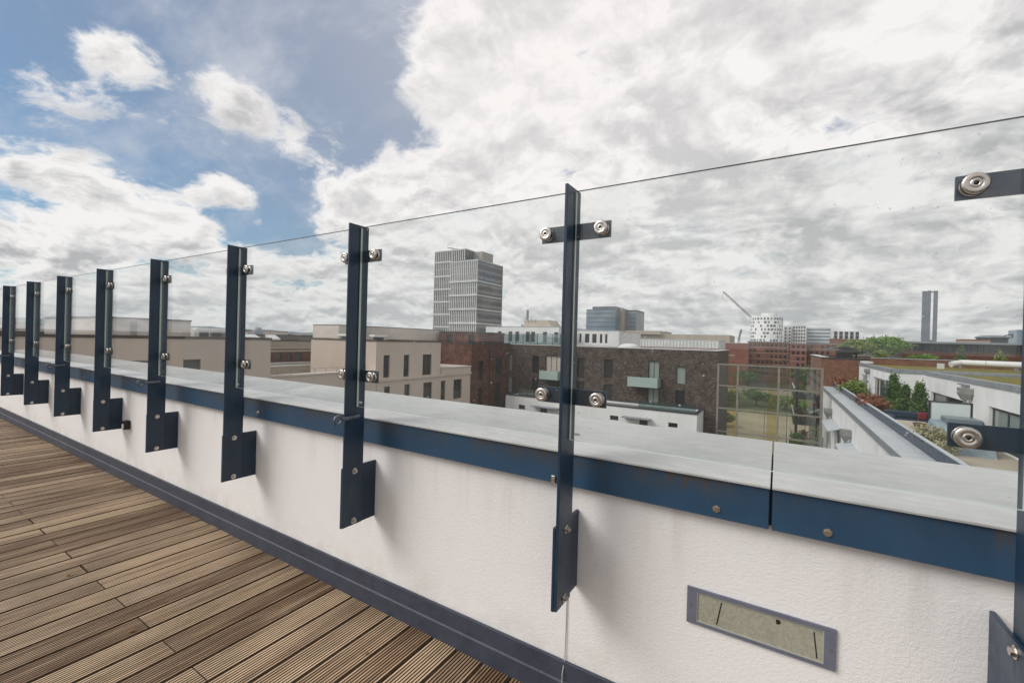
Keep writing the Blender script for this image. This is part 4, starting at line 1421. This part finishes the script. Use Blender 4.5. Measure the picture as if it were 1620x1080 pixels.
t = thing('tan_building', (108, 396, GZ), 'small tan block beside the round green glass building', 'building')
block(t, 101, 113.5, 390, 402, GZ, 9.8, 'tan', edge='far_red', edge_h=1.0)
t = thing('office_building', (146, 445, GZ), 'blue glass corner cut off by the rightmost post', 'building')
block(t, 140.5, 156, 438, 452, GZ, 18.0, 'blue_glass', edge=None)

# scattered far roofs along the skyline, read as one mass
rng = random.Random(5)
mb = MB()
for i in range(420):
    a = R_(rng.uniform(62, 172))
    r_ = rng.uniform(380, 2400)
    x, y = r_ * math.cos(a), r_ * math.sin(a)
    if -30 < x < 160 and r_ < 700:
        continue
    w, l = rng.uniform(8, 30), rng.uniform(8, 30)
    h = rng.uniform(-9, 0.6) + (rng.random() < 0.12) * rng.uniform(1, 6) + r_ * 0.0012
    mb.box(x - w / 2, x + w / 2, y - l / 2, y + l / 2, GZ, h, rng.randrange(5))
mb.build('far_city', [M['cream'], M['far_brick'], M['white_clad'], M['roof_felt'], M['tan']], kind='stuff', fix=False, label='far roofs merging along the horizon')

# ================================================================== foliage
def leaf_mat(name, c1, c2, c3):
    def f(nb):
        n = nb.noise(pos(nb), 2.2, 4, 0.6)
        n2 = nb.noise(pos(nb), 23.0, 2, 0.6)
        c = nb.mix(nb.ramp(n, 0.35, 0.65), c1, c2)
        c = nb.mix(nb.ramp(n2, 0.5, 0.75), c, c3)
        return principled(nb, c, 0.6, 0.0, 0.3)
    return material(name, f)


M['leaf_green'] = leaf_mat('leaf_green', (0.070, 0.155, 0.014), (0.135, 0.25, 0.026), (0.22, 0.33, 0.04))
M['leaf_light'] = leaf_mat('leaf_light', (0.10, 0.165, 0.025), (0.18, 0.245, 0.04), (0.26, 0.30, 0.06))
M['leaf_conifer'] = leaf_mat('leaf_conifer', (0.034, 0.088, 0.014), (0.070, 0.150, 0.022), (0.13, 0.21, 0.035))
M['leaf_rust'] = leaf_mat('leaf_rust', (0.16, 0.045, 0.025), (0.24, 0.08, 0.04), (0.30, 0.16, 0.06))
M['leaf_pale'] = leaf_mat('leaf_pale_grass', (0.26, 0.25, 0.13), (0.36, 0.34, 0.20), (0.45, 0.42, 0.28))
M['leaf_pink'] = leaf_mat('flower_pink', (0.25, 0.02, 0.08), (0.36, 0.03, 0.10), (0.05, 0.09, 0.02))
M['bark'] = mottled('bark', (0.06, 0.045, 0.03), (0.10, 0.075, 0.05), 8.0, 0.9)


def crown(c, rad, n, size, rng, shape='round', clumps=26, drop=0.0):
    """leaf-sized faces gathered in uneven clumps through the crown"""
    cx, cy, cz = c
    rx, ry, rz = rad
    mb = MB()
    cl = []
    for _ in range(clumps):
        while True:
            p = Vector((rng.uniform(-1, 1), rng.uniform(-1, 1), rng.uniform(-1, 1)))
            if 0.25 < p.length < 1.0:
                break
        p = p * (0.55 + 0.45 * rng.random()) / max(p.length, 0.3) * min(1.0, p.length + 0.35)
        if shape == 'cone':
            t_ = rng.random() ** 1.25
            a = rng.uniform(0, 2 * math.pi)
            rr_ = (1 - t_) ** 0.85 * rng.uniform(0.45, 1.0)
            p = Vector((rr_ * math.cos(a), rr_ * math.sin(a), t_ * 2 - 1))
        cl.append((p, rng.uniform(0.16, 0.36) * (1.0 if shape == 'round' else 0.55)))
    for _ in range(n):
        p, s = rng.choice(cl)
        q_ = p + Vector((rng.gauss(0, s), rng.gauss(0, s), rng.gauss(0, s * 0.85)))
        w = Vector((cx + q_.x * rx, cy + q_.y * ry, cz + q_.z * rz))
        e = Vector((rng.gauss(0, 1), rng.gauss(0, 1), rng.gauss(0, 1))).normalized()
        f = e.orthogonal().normalized()
        k = size * rng.uniform(0.6, 1.4)
        e, f = e * k, f * k * 0.6
        mb.add([w - e, w + f, w + e, w - f], [(0, 1, 2, 3)])
    return mb


def plant(name, label, cat, base, h, rad, n, size, mat, seed, shape='round', trunk=True, group=None, pot=None, clumps=26):
    rng = random.Random(seed)
    x, y, z = base
    t = thing(name, base, label, cat, group)
    low = h * (0.30 if trunk and shape == 'round' else 0.04)
    crown((x, y, z + low + (h - low) / 2), (rad * 0.78, rad * 0.78, (h - low) / 2 * (0.84 if shape == 'round' else 0.95)), n, size, rng, shape, clumps).build('crown', M[mat], t, fix=False)
    mb = MB().cyl((x, y, z), (x + 0.05 * h, y, z + h * 0.7), 0.035 * h + 0.02, 0.012 * h + 0.005, 8)
    for k in range(4):
        a = k * 1.7 + seed
        mb.cyl((x + 0.02 * h, y, z + h * 0.3), (x + rad * 0.6 * math.cos(a), y + rad * 0.6 * math.sin(a), z + h * 0.7), 0.018 * h, 0.006 * h, 6)
    mb.build('trunk' if trunk else 'stems', M['bark'], t)
    if pot:
        MB().lathe((x, y, z - 0.42), (0, 0, 1), [(0.0, 0), (0.20, 0), (0.28, 0.42), (0.25, 0.42), (0.24, 0.38), (0.0, 0.38)], 18).build('pot', M[pot], t)
    return t


# ------------------------------------------------------------------ glazed steel screen between the two buildings
M['screen_steel'] = mottled('screen_steel', (0.20, 0.185, 0.15), (0.28, 0.26, 0.21), 2.0, 0.5)
sc_ = thing('glazed_screen', (-1.2, 50.2, GZ), 'tall glazed steel screen closing the gap between two brick buildings', 'screen')
xs = [-5.30, -3.46, 0.12, 3.6]
zs = [-0.44, -2.66, -5.00, -7.42, -9.8, -12.2, -14.6, GZ + 0.1]
for x in xs:
    MB().box(x - 0.09, x + 0.09, 50.0, 50.30, GZ, -0.36).build('upright', M['screen_steel'], sc_)
for z in zs[:-1]:
    MB().box(-5.39, 3.69, 50.03, 50.22, z - 0.07, z + 0.07).build('cross_rail', M['screen_steel'], sc_)
yel = {(0, 0), (1, 3), (0, 2), (1, 2)}
for i in range(3):
    n_sub = (2, 4, 4)[i]
    for j in range(len(zs) - 1):
        a0, a1 = xs[i] + 0.09, xs[i + 1] - 0.09
        for s in range(n_sub):
            pa = a0 + (a1 - a0) * s / n_sub
            pb = a0 + (a1 - a0) * (s + 1) / n_sub
            ym = (s == n_sub - 1 and i < 2) or (i == 2 and s == 0 and j == 0)
            MB().box(pa + 0.01, pb - 0.01, 50.12, 50.135, zs[j + 1] + 0.07, zs[j] - 0.07).build('pane', M['screen_yellow' if ym else 'screen_glass'], sc_)
for i, x in enumerate((-4.5, -1.0, 0.9, 2.4)):
    MB().cyl((x, 50.3, GZ), (x, 50.3, -3.0), 0.02, n=5).build('tie_rod', M['dark_metal'], sc_)

# garden seen through the screen
shr = [((-12.5, 150, GZ), 4.5, 3.6, 'leaf_light', 'leftmost light green bush on the lawn behind the screen'),
       ((-5.5, 155, GZ), 5.2, 4.6, 'leaf_green', 'large dark bush in the middle of the lawn behind the screen'),
       ((2.0, 152, GZ), 3.8, 3.6, 'leaf_light', 'bright green bush right of the middle on the lawn'),
       ((-10.5, 110, GZ), 3.4, 2.4, 'leaf_light', 'yellow-green shrub at the left of the sandy yard'),
       ((8.0, 148, GZ), 3.6, 3.0, 'leaf_green', 'low bush at the right of the lawn near the balconies'),
       ((-11.0, 205, GZ), 9.0, 6.0, 'leaf_conifer', 'dark tree beside the far brick rows, left'),
       ((10.0, 225, GZ), 10.0, 5.0, 'leaf_conifer', 'dark tree against the far brick rows, right')]
for i, (p, h, r_, mt, lab) in enumerate(shr):
    plant('bush' if h < 8 else 'tree', lab, 'bush' if h < 8 else 'tree', p, h, r_, 900, 0.42, mt, 20 + i, clumps=18)
gw = thing('garden_wall', (0, 198, GZ), 'low pale wall along the road behind the lawn', 'wall')
MB().box(-55, 60, 195.6, 196.2, GZ, GZ + 1.5).build('wall', M['tan'], gw)
for i, x in enumerate((-12.0, -7.0, 3.0)):
    cc = thing('parked_car', (x, 205.0, GZ), ['white car parked on the far road, left one', 'dark car parked on the far road, middle one', 'silver car parked on the far road, right one'][i], 'car', 'cars on the far road')
    m_ = M[('white_clad', 'dark_metal', 'pale_metal')[i]]
    mb = MB()
    prof = [(-2.1, 0.35), (-2.15, 0.8), (-1.3, 0.95), (-0.7, 1.45), (0.9, 1.45), (1.6, 0.98), (2.15, 0.85), (2.15, 0.35)]
    n_ = len(prof)
    vs = [(x + px, 205 + sy * (0.85 if pz < 1.0 else 0.68), GZ + pz) for sy in (-1, 1) for px, pz in prof]
    mb.add(vs, [(j, (j + 1) % n_, n_ + (j + 1) % n_, n_ + j) for j in range(n_)] + [tuple(range(n_)), tuple(range(2 * n_ - 1, n_ - 1, -1))])
    mb.build('body', m_, cc)
    for wx in (-1.35, 1.35):
        for sy in (-1, 1):
            MB().cyl((x + wx, 205 + sy * 0.72, GZ + 0.34), (x + wx, 205 + sy * 0.88, GZ + 0.34), 0.33, n=14).build('wheel', M['dark_gap'], cc)
    MB().add([(x - 1.2, 204.13, GZ + 0.97), (x + 1.45, 204.13, GZ + 0.97), (x + 0.85, 204.28, GZ + 1.40), (x - 0.68, 204.28, GZ + 1.40)], [(0, 1, 2, 3)]).build('side_window', M['window_dark'], cc, fix=False)

# ------------------------------------------------------------------ brown brick building with balconies (right of the screen)
bb = thing('brick_building', (9, 70, GZ), 'brown brick building with plant-filled balconies and roof trees', 'building')
lw_ = [(61.6, 63.8, -4.3, -1.7), (66.8, 69.6, -4.5, -1.9), (71.0, 73.5, -4.5, -1.9), (61.6, 63.8, -7.4, -4.9), (66.8, 69.6, -7.4, -4.9)]
block(bb, 4.2, 21.0, 60.0, 79.0, GZ, 0.46, 'brown_brick_y', {'-x': lw_}, side_mats={'-x': 'brown_brick_x'}, edge='dark_metal', edge_h=0.10)
for o_ in lw_:
    window(bb, '-x', *o_, 4.2, 'dark_frame', 'window_dark', 1)
MB().box(4.12, 4.9, 60.2, 79.0, 0.515, 0.555).build('white_capping', M['white_clad'], bb)
for zf in (-4.35, -7.35, -10.3):
    fl = MB().box(1.75, 4.19, 61.0, 70.5, zf - 0.18, zf).build('balcony', M['dark_metal'], bb)
    mb = MB()
    mb.box(1.70, 1.74, 61.0, 70.5, zf - 0.15, zf + 1.05)
    mb.box(1.75, 4.18, 60.94, 60.98, zf - 0.15, zf + 0.35)
    mb.build('balustrade', M['dark_metal'], fl)
    MB().box(1.68, 1.80, 60.9, 70.6, zf + 1.06, zf + 1.11).build('rail', M['white_clad'], fl)
for y in (61.6, 65.5):
    MB().box(2.0, 2.16, y, y + 0.16, GZ, -1.0).build('balcony_post', M['dark_metal'], bb)
MB().box(3.6, 3.8, 61.2, 61.4, GZ, -0.9).build('balcony_post', M['dark_metal'], bb)
mb = MB()
mb.add([(3.25, 61.0, -6.05), (4.19, 61.0, -5.55), (4.19, 65.5, -5.55), (3.25, 65.5, -6.05), (3.25, 61.0, -6.13), (4.19, 61.0, -5.63), (4.19, 65.5, -5.63), (3.25, 65.5, -6.13)],
       [(0, 1, 2, 3), (4, 5, 6, 7), (0, 1, 5, 4), (1, 2, 6, 5), (2, 3, 7, 6), (3, 0, 4, 7)])
mb.build('awning', M['pale_metal'], bb)
bp_ = [((2.5, 62.0, -4.35), 1.3, 0.55, 'leaf_light', 'light green potted plant on the upper balcony'), ((3.3, 63.0, -4.35), 0.6, 0.45, 'leaf_pale', 'pale dried plant on the upper balcony'),
       ((2.4, 61.8, -7.35), 1.5, 0.8, 'leaf_rust', 'rusty brown bush on the middle balcony'), ((3.3, 62.2, -7.35), 1.0, 0.8, 'leaf_conifer', 'dark bush on the middle balcony'),
       ((2.9, 58.5, -9.2), 1.3, 0.75, 'leaf_pink', 'pink flowering plant on the lower terrace'), ((3.7, 58.0, -9.2), 1.8, 0.6, 'leaf_light', 'yellow-green plant beside the pink flowers'),
       ((2.0, 57.5, -9.2), 1.1, 0.9, 'leaf_green', 'green bush left of the pink flowers'), ((2.9, 54.5, -9.2), 0.9, 0.9, 'leaf_pale', 'pale shrub at the bottom of the lower terrace'),
       ((1.9, 53.0, -9.2), 0.9, 0.8, 'leaf_green', 'low green plants at the lower terrace corner')]
for i, (p, h, r_, mt, lab) in enumerate(bp_):
    plant('balcony_plant', lab, 'plant', (p[0], p[1], p[2] + 0.42), h, r_, 260, 0.11, mt, 60 + i, trunk=False, pot='dark_metal', clumps=10)
tr_ = thing('lower_terrace', (2.8, 55.5, GZ), 'planted lower terrace with dark slanted side wall left of the white wing', 'terrace')
MB().box(1.1, 4.39, 51.0, 59.9, GZ, -9.2).build('slab', M['roof_felt'], tr_)
MB().box(1.02, 1.09, 51.0, 59.9, -9.4, -8.1).build('side_wall', M['dark_metal'], tr_)
MB().box(1.0, 1.14, 51.0, 59.9, -8.1, -8.03).build('rail', M['white_clad'], tr_)
for i in range(5):
    MB().box(1.4 + i * 0.55, 1.75 + i * 0.55, 51.4 + 0.5 * (i % 2), 52.6, -9.2, -8.75).build('planter', M['zinc'], tr_)
# roof trees
plant('roof_tree', 'wide green tree on the brown brick roof, larger of the two', 'tree', (11.25, 70.0, 0.2), 2.95, 2.15, 11000, 0.13, 'leaf_green', 91, clumps=60)
plant('roof_tree', 'lighter green tree on the brown brick roof, smaller of the two', 'tree', (8.15, 67.5, 0.2), 2.4, 1.5, 7500, 0.11, 'leaf_light', 92, clumps=50)
plant('roof_bush', 'low green bush at the right end of the brown brick roof', 'bush', (14.6, 69.0, 0.2), 1.0, 1.2, 1600, 0.10, 'leaf_green', 93, trunk=False)
plant('roof_bush', 'low yellowish shrub on the roof between two green trees', 'bush', (10.4, 66.5, 0.2), 1.3, 0.9, 800, 0.10, 'leaf_light', 94, trunk=False)
hd = thing('roof_hood', (6.3, 66.5, 0.2), 'dark curved hood on the brown brick roof, left of the trees', 'roof vent')
mb = MB()
NP = 12
prof = [(4.9 + 2.9 * i / NP, 0.85 + 0.85 * math.sin(math.pi * (0.12 + 0.62 * i / NP))) for i in range(NP + 1)]
vs = [(x, y, z) for y in (65.0, 68.5) for x, z in prof] + [(x, y, z + 0.10) for y in (65.0, 68.5) for x, z in prof]
n_ = NP + 1
fs = [(i, i + 1, n_ + i + 1, n_ + i) for i in range(NP)] + [(2 * n_ + i, 2 * n_ + i + 1, 3 * n_ + i + 1, 3 * n_ + i) for i in range(NP)] + [(i, i + 1, 2 * n_ + i + 1, 2 * n_ + i) for i in range(NP)] + [(n_ + i, n_ + i + 1, 3 * n_ + i + 1, 3 * n_ + i) for i in range(NP)]
mb.add(vs, fs)
mb.build('hood', M['dark_metal'], hd)
MB().box(6.2, 7.6, 65.4, 68.2, 0.15, 1.35).build('base', M['dark_gap'], hd)

# ------------------------------------------------------------------ white wing with roof terrace
wg = thing('white_wing', (6.5, 40, GZ), 'white wing with grey metal coping and navy planter parapet running away from the camera', 'building')
wo = [(57.6, 59.2, -8.2, -5.9), (51.6, 55.0, -8.2, -5.4), (43.0, 49.0, -8.2, -5.2), (33.5, 37.8, -8.2, -5.2), (26.0, 30.0, -8.2, -5.2)]
mb = MB()
facade(mb, '-x', 4.4, 8.0, 59.5, GZ, -2.80, wo)
mb.quad((4.4, 59.5, GZ), (12, 59.5, GZ), (12, 59.5, -2.8), (4.4, 59.5, -2.8))
mb.quad((4.4, 8.0, GZ), (12, 8.0, GZ), (12, 8.0, -2.8), (4.4, 8.0, -2.8))
mb.build('wall', M['white_render'], wg, fix=False)
for o_ in wo:
    window(wg, '-x', *o_, 4.4, 'white_frame', 'window_dark', 2 if o_[1] - o_[0] > 2 else 0, sash=0.12)
MB().box(4.26, 5.27, 8.0, 59.6, -2.80, -2.70).build('coping', M['pale_metal'], wg)
MB().box(4.22, 4.258, 8.0, 59.6, -3.02, -2.69).build('coping_edge', M['grey_metal'], wg)
MB().box(5.28, 5.36, 8.0, 59.6, -3.1, -2.22).build('navy_parapet', M['navy'], wg)
MB().box(5.25, 5.40, 8.0, 59.6, -2.22, -2.18).build('parapet_cap', M['pale_metal'], wg)
MB().box(5.37, 24.0, 8.0, 59.4, -3.3, -3.10).build('terrace_floor', M['tan'], wg)
for y0_, y1_, z_ in ((43.2, 48.9, -5.02), (33.6, 37.7, -5.02)):
    mb = MB()
    mb.add([(4.39, y0_, z_ + 0.18), (4.39, y1_, z_ + 0.18), (3.55, y1_, z_ - 0.12), (3.55, y0_, z_ - 0.12), (4.39, y0_, z_ + 0.10), (4.39, y1_, z_ + 0.10), (3.55, y1_, z_ - 0.18), (3.55, y0_, z_ - 0.18)],
           [(0, 1, 2, 3), (4, 5, 6, 7), (0, 1, 5, 4), (1, 2, 6, 5), (2, 3, 7, 6), (3, 0, 4, 7)])
    mb.build('awning', M['pale_metal'], wg)


def rain_pipe(root, x, y, ztop, zbot, s=1.0, sx=-1):
    mb = MB()
    a, c_ = 0.20 * s, 0.09 * s
    ox = x + sx * (a + 0.01)
    vs = [(ox - a, y - a, ztop), (ox + a, y - a, ztop), (ox + a, y + a, ztop), (ox - a, y + a, ztop),
          (ox - a, y - a, ztop - 0.25 * s), (ox + a, y - a, ztop - 0.25 * s), (ox + a, y + a, ztop - 0.25 * s), (ox - a, y + a, ztop - 0.25 * s),
          (ox - c_, y - c_, ztop - 0.5 * s), (ox + c_, y - c_, ztop - 0.5 * s), (ox + c_, y + c_, ztop - 0.5 * s), (ox - c_, y + c_, ztop - 0.5 * s)]
    fs = [(0, 1, 2, 3), (8, 9, 10, 11)]
    for k in range(4):
        n_ = (k + 1) % 4
        fs += [(k, n_, 4 + n_, 4 + k), (4 + k, 4 + n_, 8 + n_, 8 + k)]
    mb.add(vs, fs)
    h_ = mb.build('rain_hopper', M['zinc'], root)
    MB().cyl((ox, y, ztop - 0.45 * s), (ox, y, zbot), 0.06 * s, n=10).build('downpipe', M['zinc'], h_)


rain_pipe(wg, 4.4, 50.0, -4.10, -9.0, 1.5)
rain_pipe(wg, 4.4, 37.5, -4.05, -9.0, 1.5)

# penthouse A
pa = thing('white_penthouse', (12, 52, -3.1), 'farther white penthouse with sedum roof behind three conifers', 'building')
ao = [(54.5, 58.0, -3.05, -1.05), (44.9, 51.5, -3.05, -0.95)]
block(pa, 7.5, 24.0, 44.0, 59.6, -3.09, 0.02, 'white_render', {'-x': ao}, roof='sedum', edge='grey_metal', edge_h=0.26, par_h=0.08)
window(pa, '-x', *ao[0], 7.5, 'white_frame', 'window_dark', 1, sash=0.12)
window(pa, '-x', *ao[1], 7.5, 'white_frame', 'window_dark', 2, sash=0.14)
rain_pipe(pa, 7.5, 53.2, -0.35, -3.0, 1.0)
MB().box(7.55, 8.3, 57.0, 59.5, 0.08, 0.26).build('white_box', M['white_clad'], pa)
# penthouse B
pb = thing('white_penthouse', (17, 33, -3.1), 'nearer white penthouse with slanting grey fascia at the right edge', 'building')
bo_ = [(33.9, 40.0, -2.9, -1.22), (22.0, 30.5, -3.05, -1.12)]
block(pb, 8.9, 24.0, 12.0, 41.4, -3.09, 0.04, 'white_render', {'-x': bo_}, roof='sedum', edge='grey_metal', edge_h=0.22, par_h=0.10)
window(pb, '-x', *bo_[0], 8.9, 'dark_frame', 'window_dark', 1, sash=0.12)
window(pb, '-x', *bo_[1], 8.9, 'dark_frame', 'window_pale', 4, sash=0.14)
rain_pipe(pb, 8.9, 32.7, -0.42, -3.0, 1.3)
MB().box(8.70, 8.88, 33.0, 34.3, -0.33, -0.27).build('wall_lamp', M['grey_metal'], pb)
MB().box(8.80, 8.89, 30.9, 31.5, -2.15, -2.05).build('wall_lamp', M['dark_metal'], pb)
# ducts on the roofs
def duct(label, pts, r, mat='white_clad', stands=()):
    t = thing('roof_duct', pts[0], label, 'duct')
    mb = MB()
    for p, q_ in zip(pts[:-1], pts[1:]):
        mb.cyl(p, q_, r, n=18)
    for p in pts[1:-1]:
        mb.lathe(p, (0, 0, 1), [(0.0, -r), (r * 0.7, -r * 0.7), (r, 0), (r * 0.7, r * 0.7), (0.0, r)], 16)
    mb.build('pipe', M[mat], t)
    mb = MB()
    n = len(pts)
    for p, q_ in zip(pts[:-1], pts[1:]):
        L = (Vector(q_) - Vector(p)).length
        for k in range(1, int(L / 1.6)):
            c_ = Vector(p).lerp(Vector(q_), k * 1.6 / L)
            ax = (Vector(q_) - Vector(p)).normalized()
            mb.cyl(c_ - ax * 0.03, c_ + ax * 0.03, r * 1.05, n=18)
    if mb.v:
        mb.build('joint_ring', M['pale_metal'], t)
    for s in stands:
        MB().box(s[0] - 0.12, s[0] + 0.12, s[1] - 0.12, s[1] + 0.12, -0.08, s[2]).build('stand', M['zinc'], t)
    return t


duct('long white insulated duct running across the sedum roof', [(13.4, 54.5, 0.35), (14.2, 54.8, 0.55), (17.0, 53.0, 0.55), (19.5, 51.0, 0.50), (21.5, 50.0, 0.45)], 0.26, stands=((14.0, 54.6, 0.35), (17.0, 53.0, 0.35), (19.5, 51.0, 0.3)))
duct('thick white duct end at the far right of the roofs', [(17.6, 47.6, 0.20), (19.5, 46.6, 0.18)], 0.30, stands=((18.5, 47.1, 0.0),))
duct('short white duct behind the long one, left', [(15.3, 61.8, 0.42), (17.6, 61.5, 0.42)], 0.22)
duct('short white duct behind the long one, right', [(18.4, 61.5, 0.40), (20.6, 61.2, 0.40)], 0.22)
MB().box(12.35, 12.75, 53.5, 53.9, -0.06, 0.42).build('vent_box', M['white_clad'], at=(12.6, 53.8, 0), label='small white vent box left of the long duct', cat='roof vent')
rw_ = thing('roof_wall', (15, 58, 0), 'low brown brick roof wall behind the sedum roof', 'wall')
MB().box(8.4, 23.9, 59.0, 59.3, -0.08, 0.62).build('wall', M['brown_brick_y'], rw_)
MB().box(8.4, 23.9, 58.95, 59.35, 0.62, 0.68).build('cap', M['pale_metal'], rw_)
for i, (x, y, h, mt, lab) in enumerate([(15.0, 44.6, 0.9, 'leaf_conifer', 'small conifer on the near roof, left'), (16.9, 44.6, 1.15, 'leaf_conifer', 'small conifer on the near roof, middle'), (18.4, 44.6, 1.6, 'leaf_conifer', 'small conifer beside the rightmost post'),
                                   (17.2, 66.5, 2.2, 'leaf_conifer', 'dark cone tree in front of the red brick hall'), (20.2, 66.5, 1.7, 'leaf_light', 'yellow-green shrub in front of the red brick hall')]):
    plant('roof_conifer', lab, 'shrub', (x, y, -0.05 if y < 60 else 0.1), h, 0.36 * h, 700, 0.07, mt, 140 + i, shape='cone' if mt == 'leaf_conifer' else 'round', trunk=False)

# terrace things on the wing
for i, (x, y, h, r_, lab) in enumerate([(7.15, 41.0, 2.55, 0.85, 'tallest dark green conifer, left one of three by the white wall'), (7.35, 38.7, 2.05, 0.72, 'shorter conifer in the middle of three'), (7.85, 37.6, 2.30, 0.75, 'pointed conifer, right one of three beside the penthouse corner')]):
    plant('conifer', lab, 'conifer', (x, y, -2.95), h, r_, 8500, 0.065, 'leaf_conifer', 170 + i, shape='cone', group='conifers in the terrace planter', clumps=90)
plant('hedge_plant', 'light green low hedge at the foot of the conifers', 'hedge', (6.95, 39.8, -3.0), 0.75, 1.3, 1500, 0.07, 'leaf_light', 180, trunk=False, clumps=40)
plant('bush', 'bright green bush beside the far penthouse corner', 'bush', (6.35, 52.5, -3.05), 1.55, 1.25, 1600, 0.10, 'leaf_light', 181, trunk=False)
plant('bush', 'wispy rust coloured grass at the far end of the planter', 'plant', (5.75, 56.0, -3.05), 1.7, 1.2, 500, 0.10, 'leaf_rust', 182, trunk=False)
plant('bush', 'rusty red shrub spilling over the navy parapet, left part', 'bush', (5.75, 41.2, -2.75), 1.05, 0.85, 1500, 0.07, 'leaf_rust', 183, trunk=False, clumps=30)
plant('bush', 'rusty red shrub over the navy parapet, right part', 'bush', (5.85, 38.8, -2.75), 0.95, 0.8, 1300, 0.07, 'leaf_rust', 184, trunk=False, clumps=30)
plant('bush', 'pale cream grass in the planter, nearest plant on the wing', 'plant', (5.95, 26.6, -2.75), 0.95, 0.75, 1500, 0.05, 'leaf_pale', 185, trunk=False, clumps=30)
plant('bush', 'small pale shrub beside the cream grass', 'plant', (5.95, 24.6, -2.80), 0.65, 0.6, 800, 0.05, 'leaf_pale', 186, trunk=False, clumps=20)
# closed parasol
um = thing('parasol', (6.92, 42.0, -3.1), 'closed dark blue parasol standing before the far penthouse door', 'parasol')
MB().lathe((6.92, 42.0, 0), (0, 0, 1), [(0.03, -3.1), (0.03, -2.9), (0.30, -2.88), (0.27, -2.2), (0.22, -1.5), (0.24, -1.2), (0.10, -1.02), (0.0, -0.98)], 14).build('canopy', M['navy'], um)
MB().cyl((6.92, 42.0, -1.0), (6.92, 42.0, -0.72), 0.035, n=8).build('pole', M['grey_steel'], um)
MB().lathe((6.92, 42.0, -3.1), (0, 0, 1), [(0.0, 0), (0.4, 0), (0.38, 0.07), (0.0, 0.1)], 20).build('base', M['dark_metal'], um)
# dark sofa with red cushions
sf = thing('sofa', (7.3, 36.5, -3.1), 'dark blue outdoor sofa with red cushions below the conifers', 'sofa')
MB().bbox(6.0, 8.6, 35.2, 36.9, -3.08, -2.78, 0.06).build('seat', M['navy'], sf)
MB().bbox(6.0, 8.6, 36.6, 37.0, -2.79, -2.35, 0.08).build('backrest', M['navy'], sf)
MB().bbox(6.0, 6.3, 35.2, 36.6, -2.79, -2.55, 0.06).build('armrest', M['navy'], sf)
M['red_cloth'] = mottled('red_cloth', (0.16, 0.012, 0.02), (0.24, 0.02, 0.03), 6.0, 0.9)
for x in (7.75, 8.25):
    MB().bbox(x - 0.22, x + 0.22, 36.3, 36.58, -2.78, -2.32, 0.09).build('cushion', M['red_cloth'], sf)
tb = thing('table', (6.6, 31.5, -3.1), 'pale wooden terrace table with a basket on it', 'table')
MB().bbox(5.75, 7.25, 29.6, 33.4, -2.62, -2.54, 0.02).build('tabletop', M['tan'], tb)
for x in (5.9, 7.1):
    for y in (29.8, 33.2):
        MB().box(x - 0.04, x + 0.04, y - 0.04, y + 0.04, -3.1, -2.62).build('leg', M['tan'], tb)
M['basket'] = mottled('basket', (0.10, 0.06, 0.035), (0.15, 0.09, 0.05), 12.0, 0.9)
MB().lathe((6.55, 31.2, -2.535), (0, 0, 1), [(0.0, 0.0), (0.22, 0.0), (0.30, 0.18), (0.27, 0.18), (0.20, 0.03), (0.0, 0.03)], 20).build('basket', M['basket'], at=(6.55, 31.2, -2.535), label='brown basket standing on the pale terrace table', cat='basket')
# framed privacy screen
gs = thing('privacy_screen', (7.0, 30.0, -3.1), 'frosted glass privacy screen with black frame before the nearer penthouse', 'screen')
M['frosted'] = mottled('frosted_white_glass', (0.62, 0.70, 0.69), (0.70, 0.76, 0.75), 0.8, 0.15)
MB().box(6.68, 8.12, 29.97, 29.99, -3.0, -1.06).build('pane', M['frosted'], gs)
for a, c_, e, g_ in ((6.60, 6.68, -3.1, -1.0), (8.12, 8.20, -3.1, -1.0), (6.68, 8.12, -1.06, -1.0)):
    MB().box(a, c_, 29.94, 30.02, e, g_).build('frame', M['dark_frame'], gs)
cv = thing('covered_furniture', (6.9, 28.0, -3.1), 'furniture under a grey-blue cover in front of the privacy screen', 'cover')
M['cover'] = mottled('grey_cover', (0.20, 0.26, 0.31), (0.30, 0.37, 0.42), 1.6, 0.7, bump=0.05, bscale=3.0)
mb = MB()
mb.add([(6.2, 27.0, -3.1), (8.2, 27.0, -3.1), (8.2, 29.4, -3.1), (6.2, 29.4, -3.1), (6.3, 27.1, -2.1), (8.0, 27.1, -2.1), (8.0, 29.3, -1.85), (6.5, 29.3, -1.85)],
       [(0, 1, 2, 3), (4, 5, 6, 7), (0, 1, 5, 4), (1, 2, 6, 5), (2, 3, 7, 6), (3, 0, 4, 7)])
mb.build('cover_sheet', M['cover'], cv)
MB().bbox(6.9, 8.1, 28.2, 29.35, -1.98, -1.62, 0.05).build('cushion_stack', M['slate_glass'], cv)
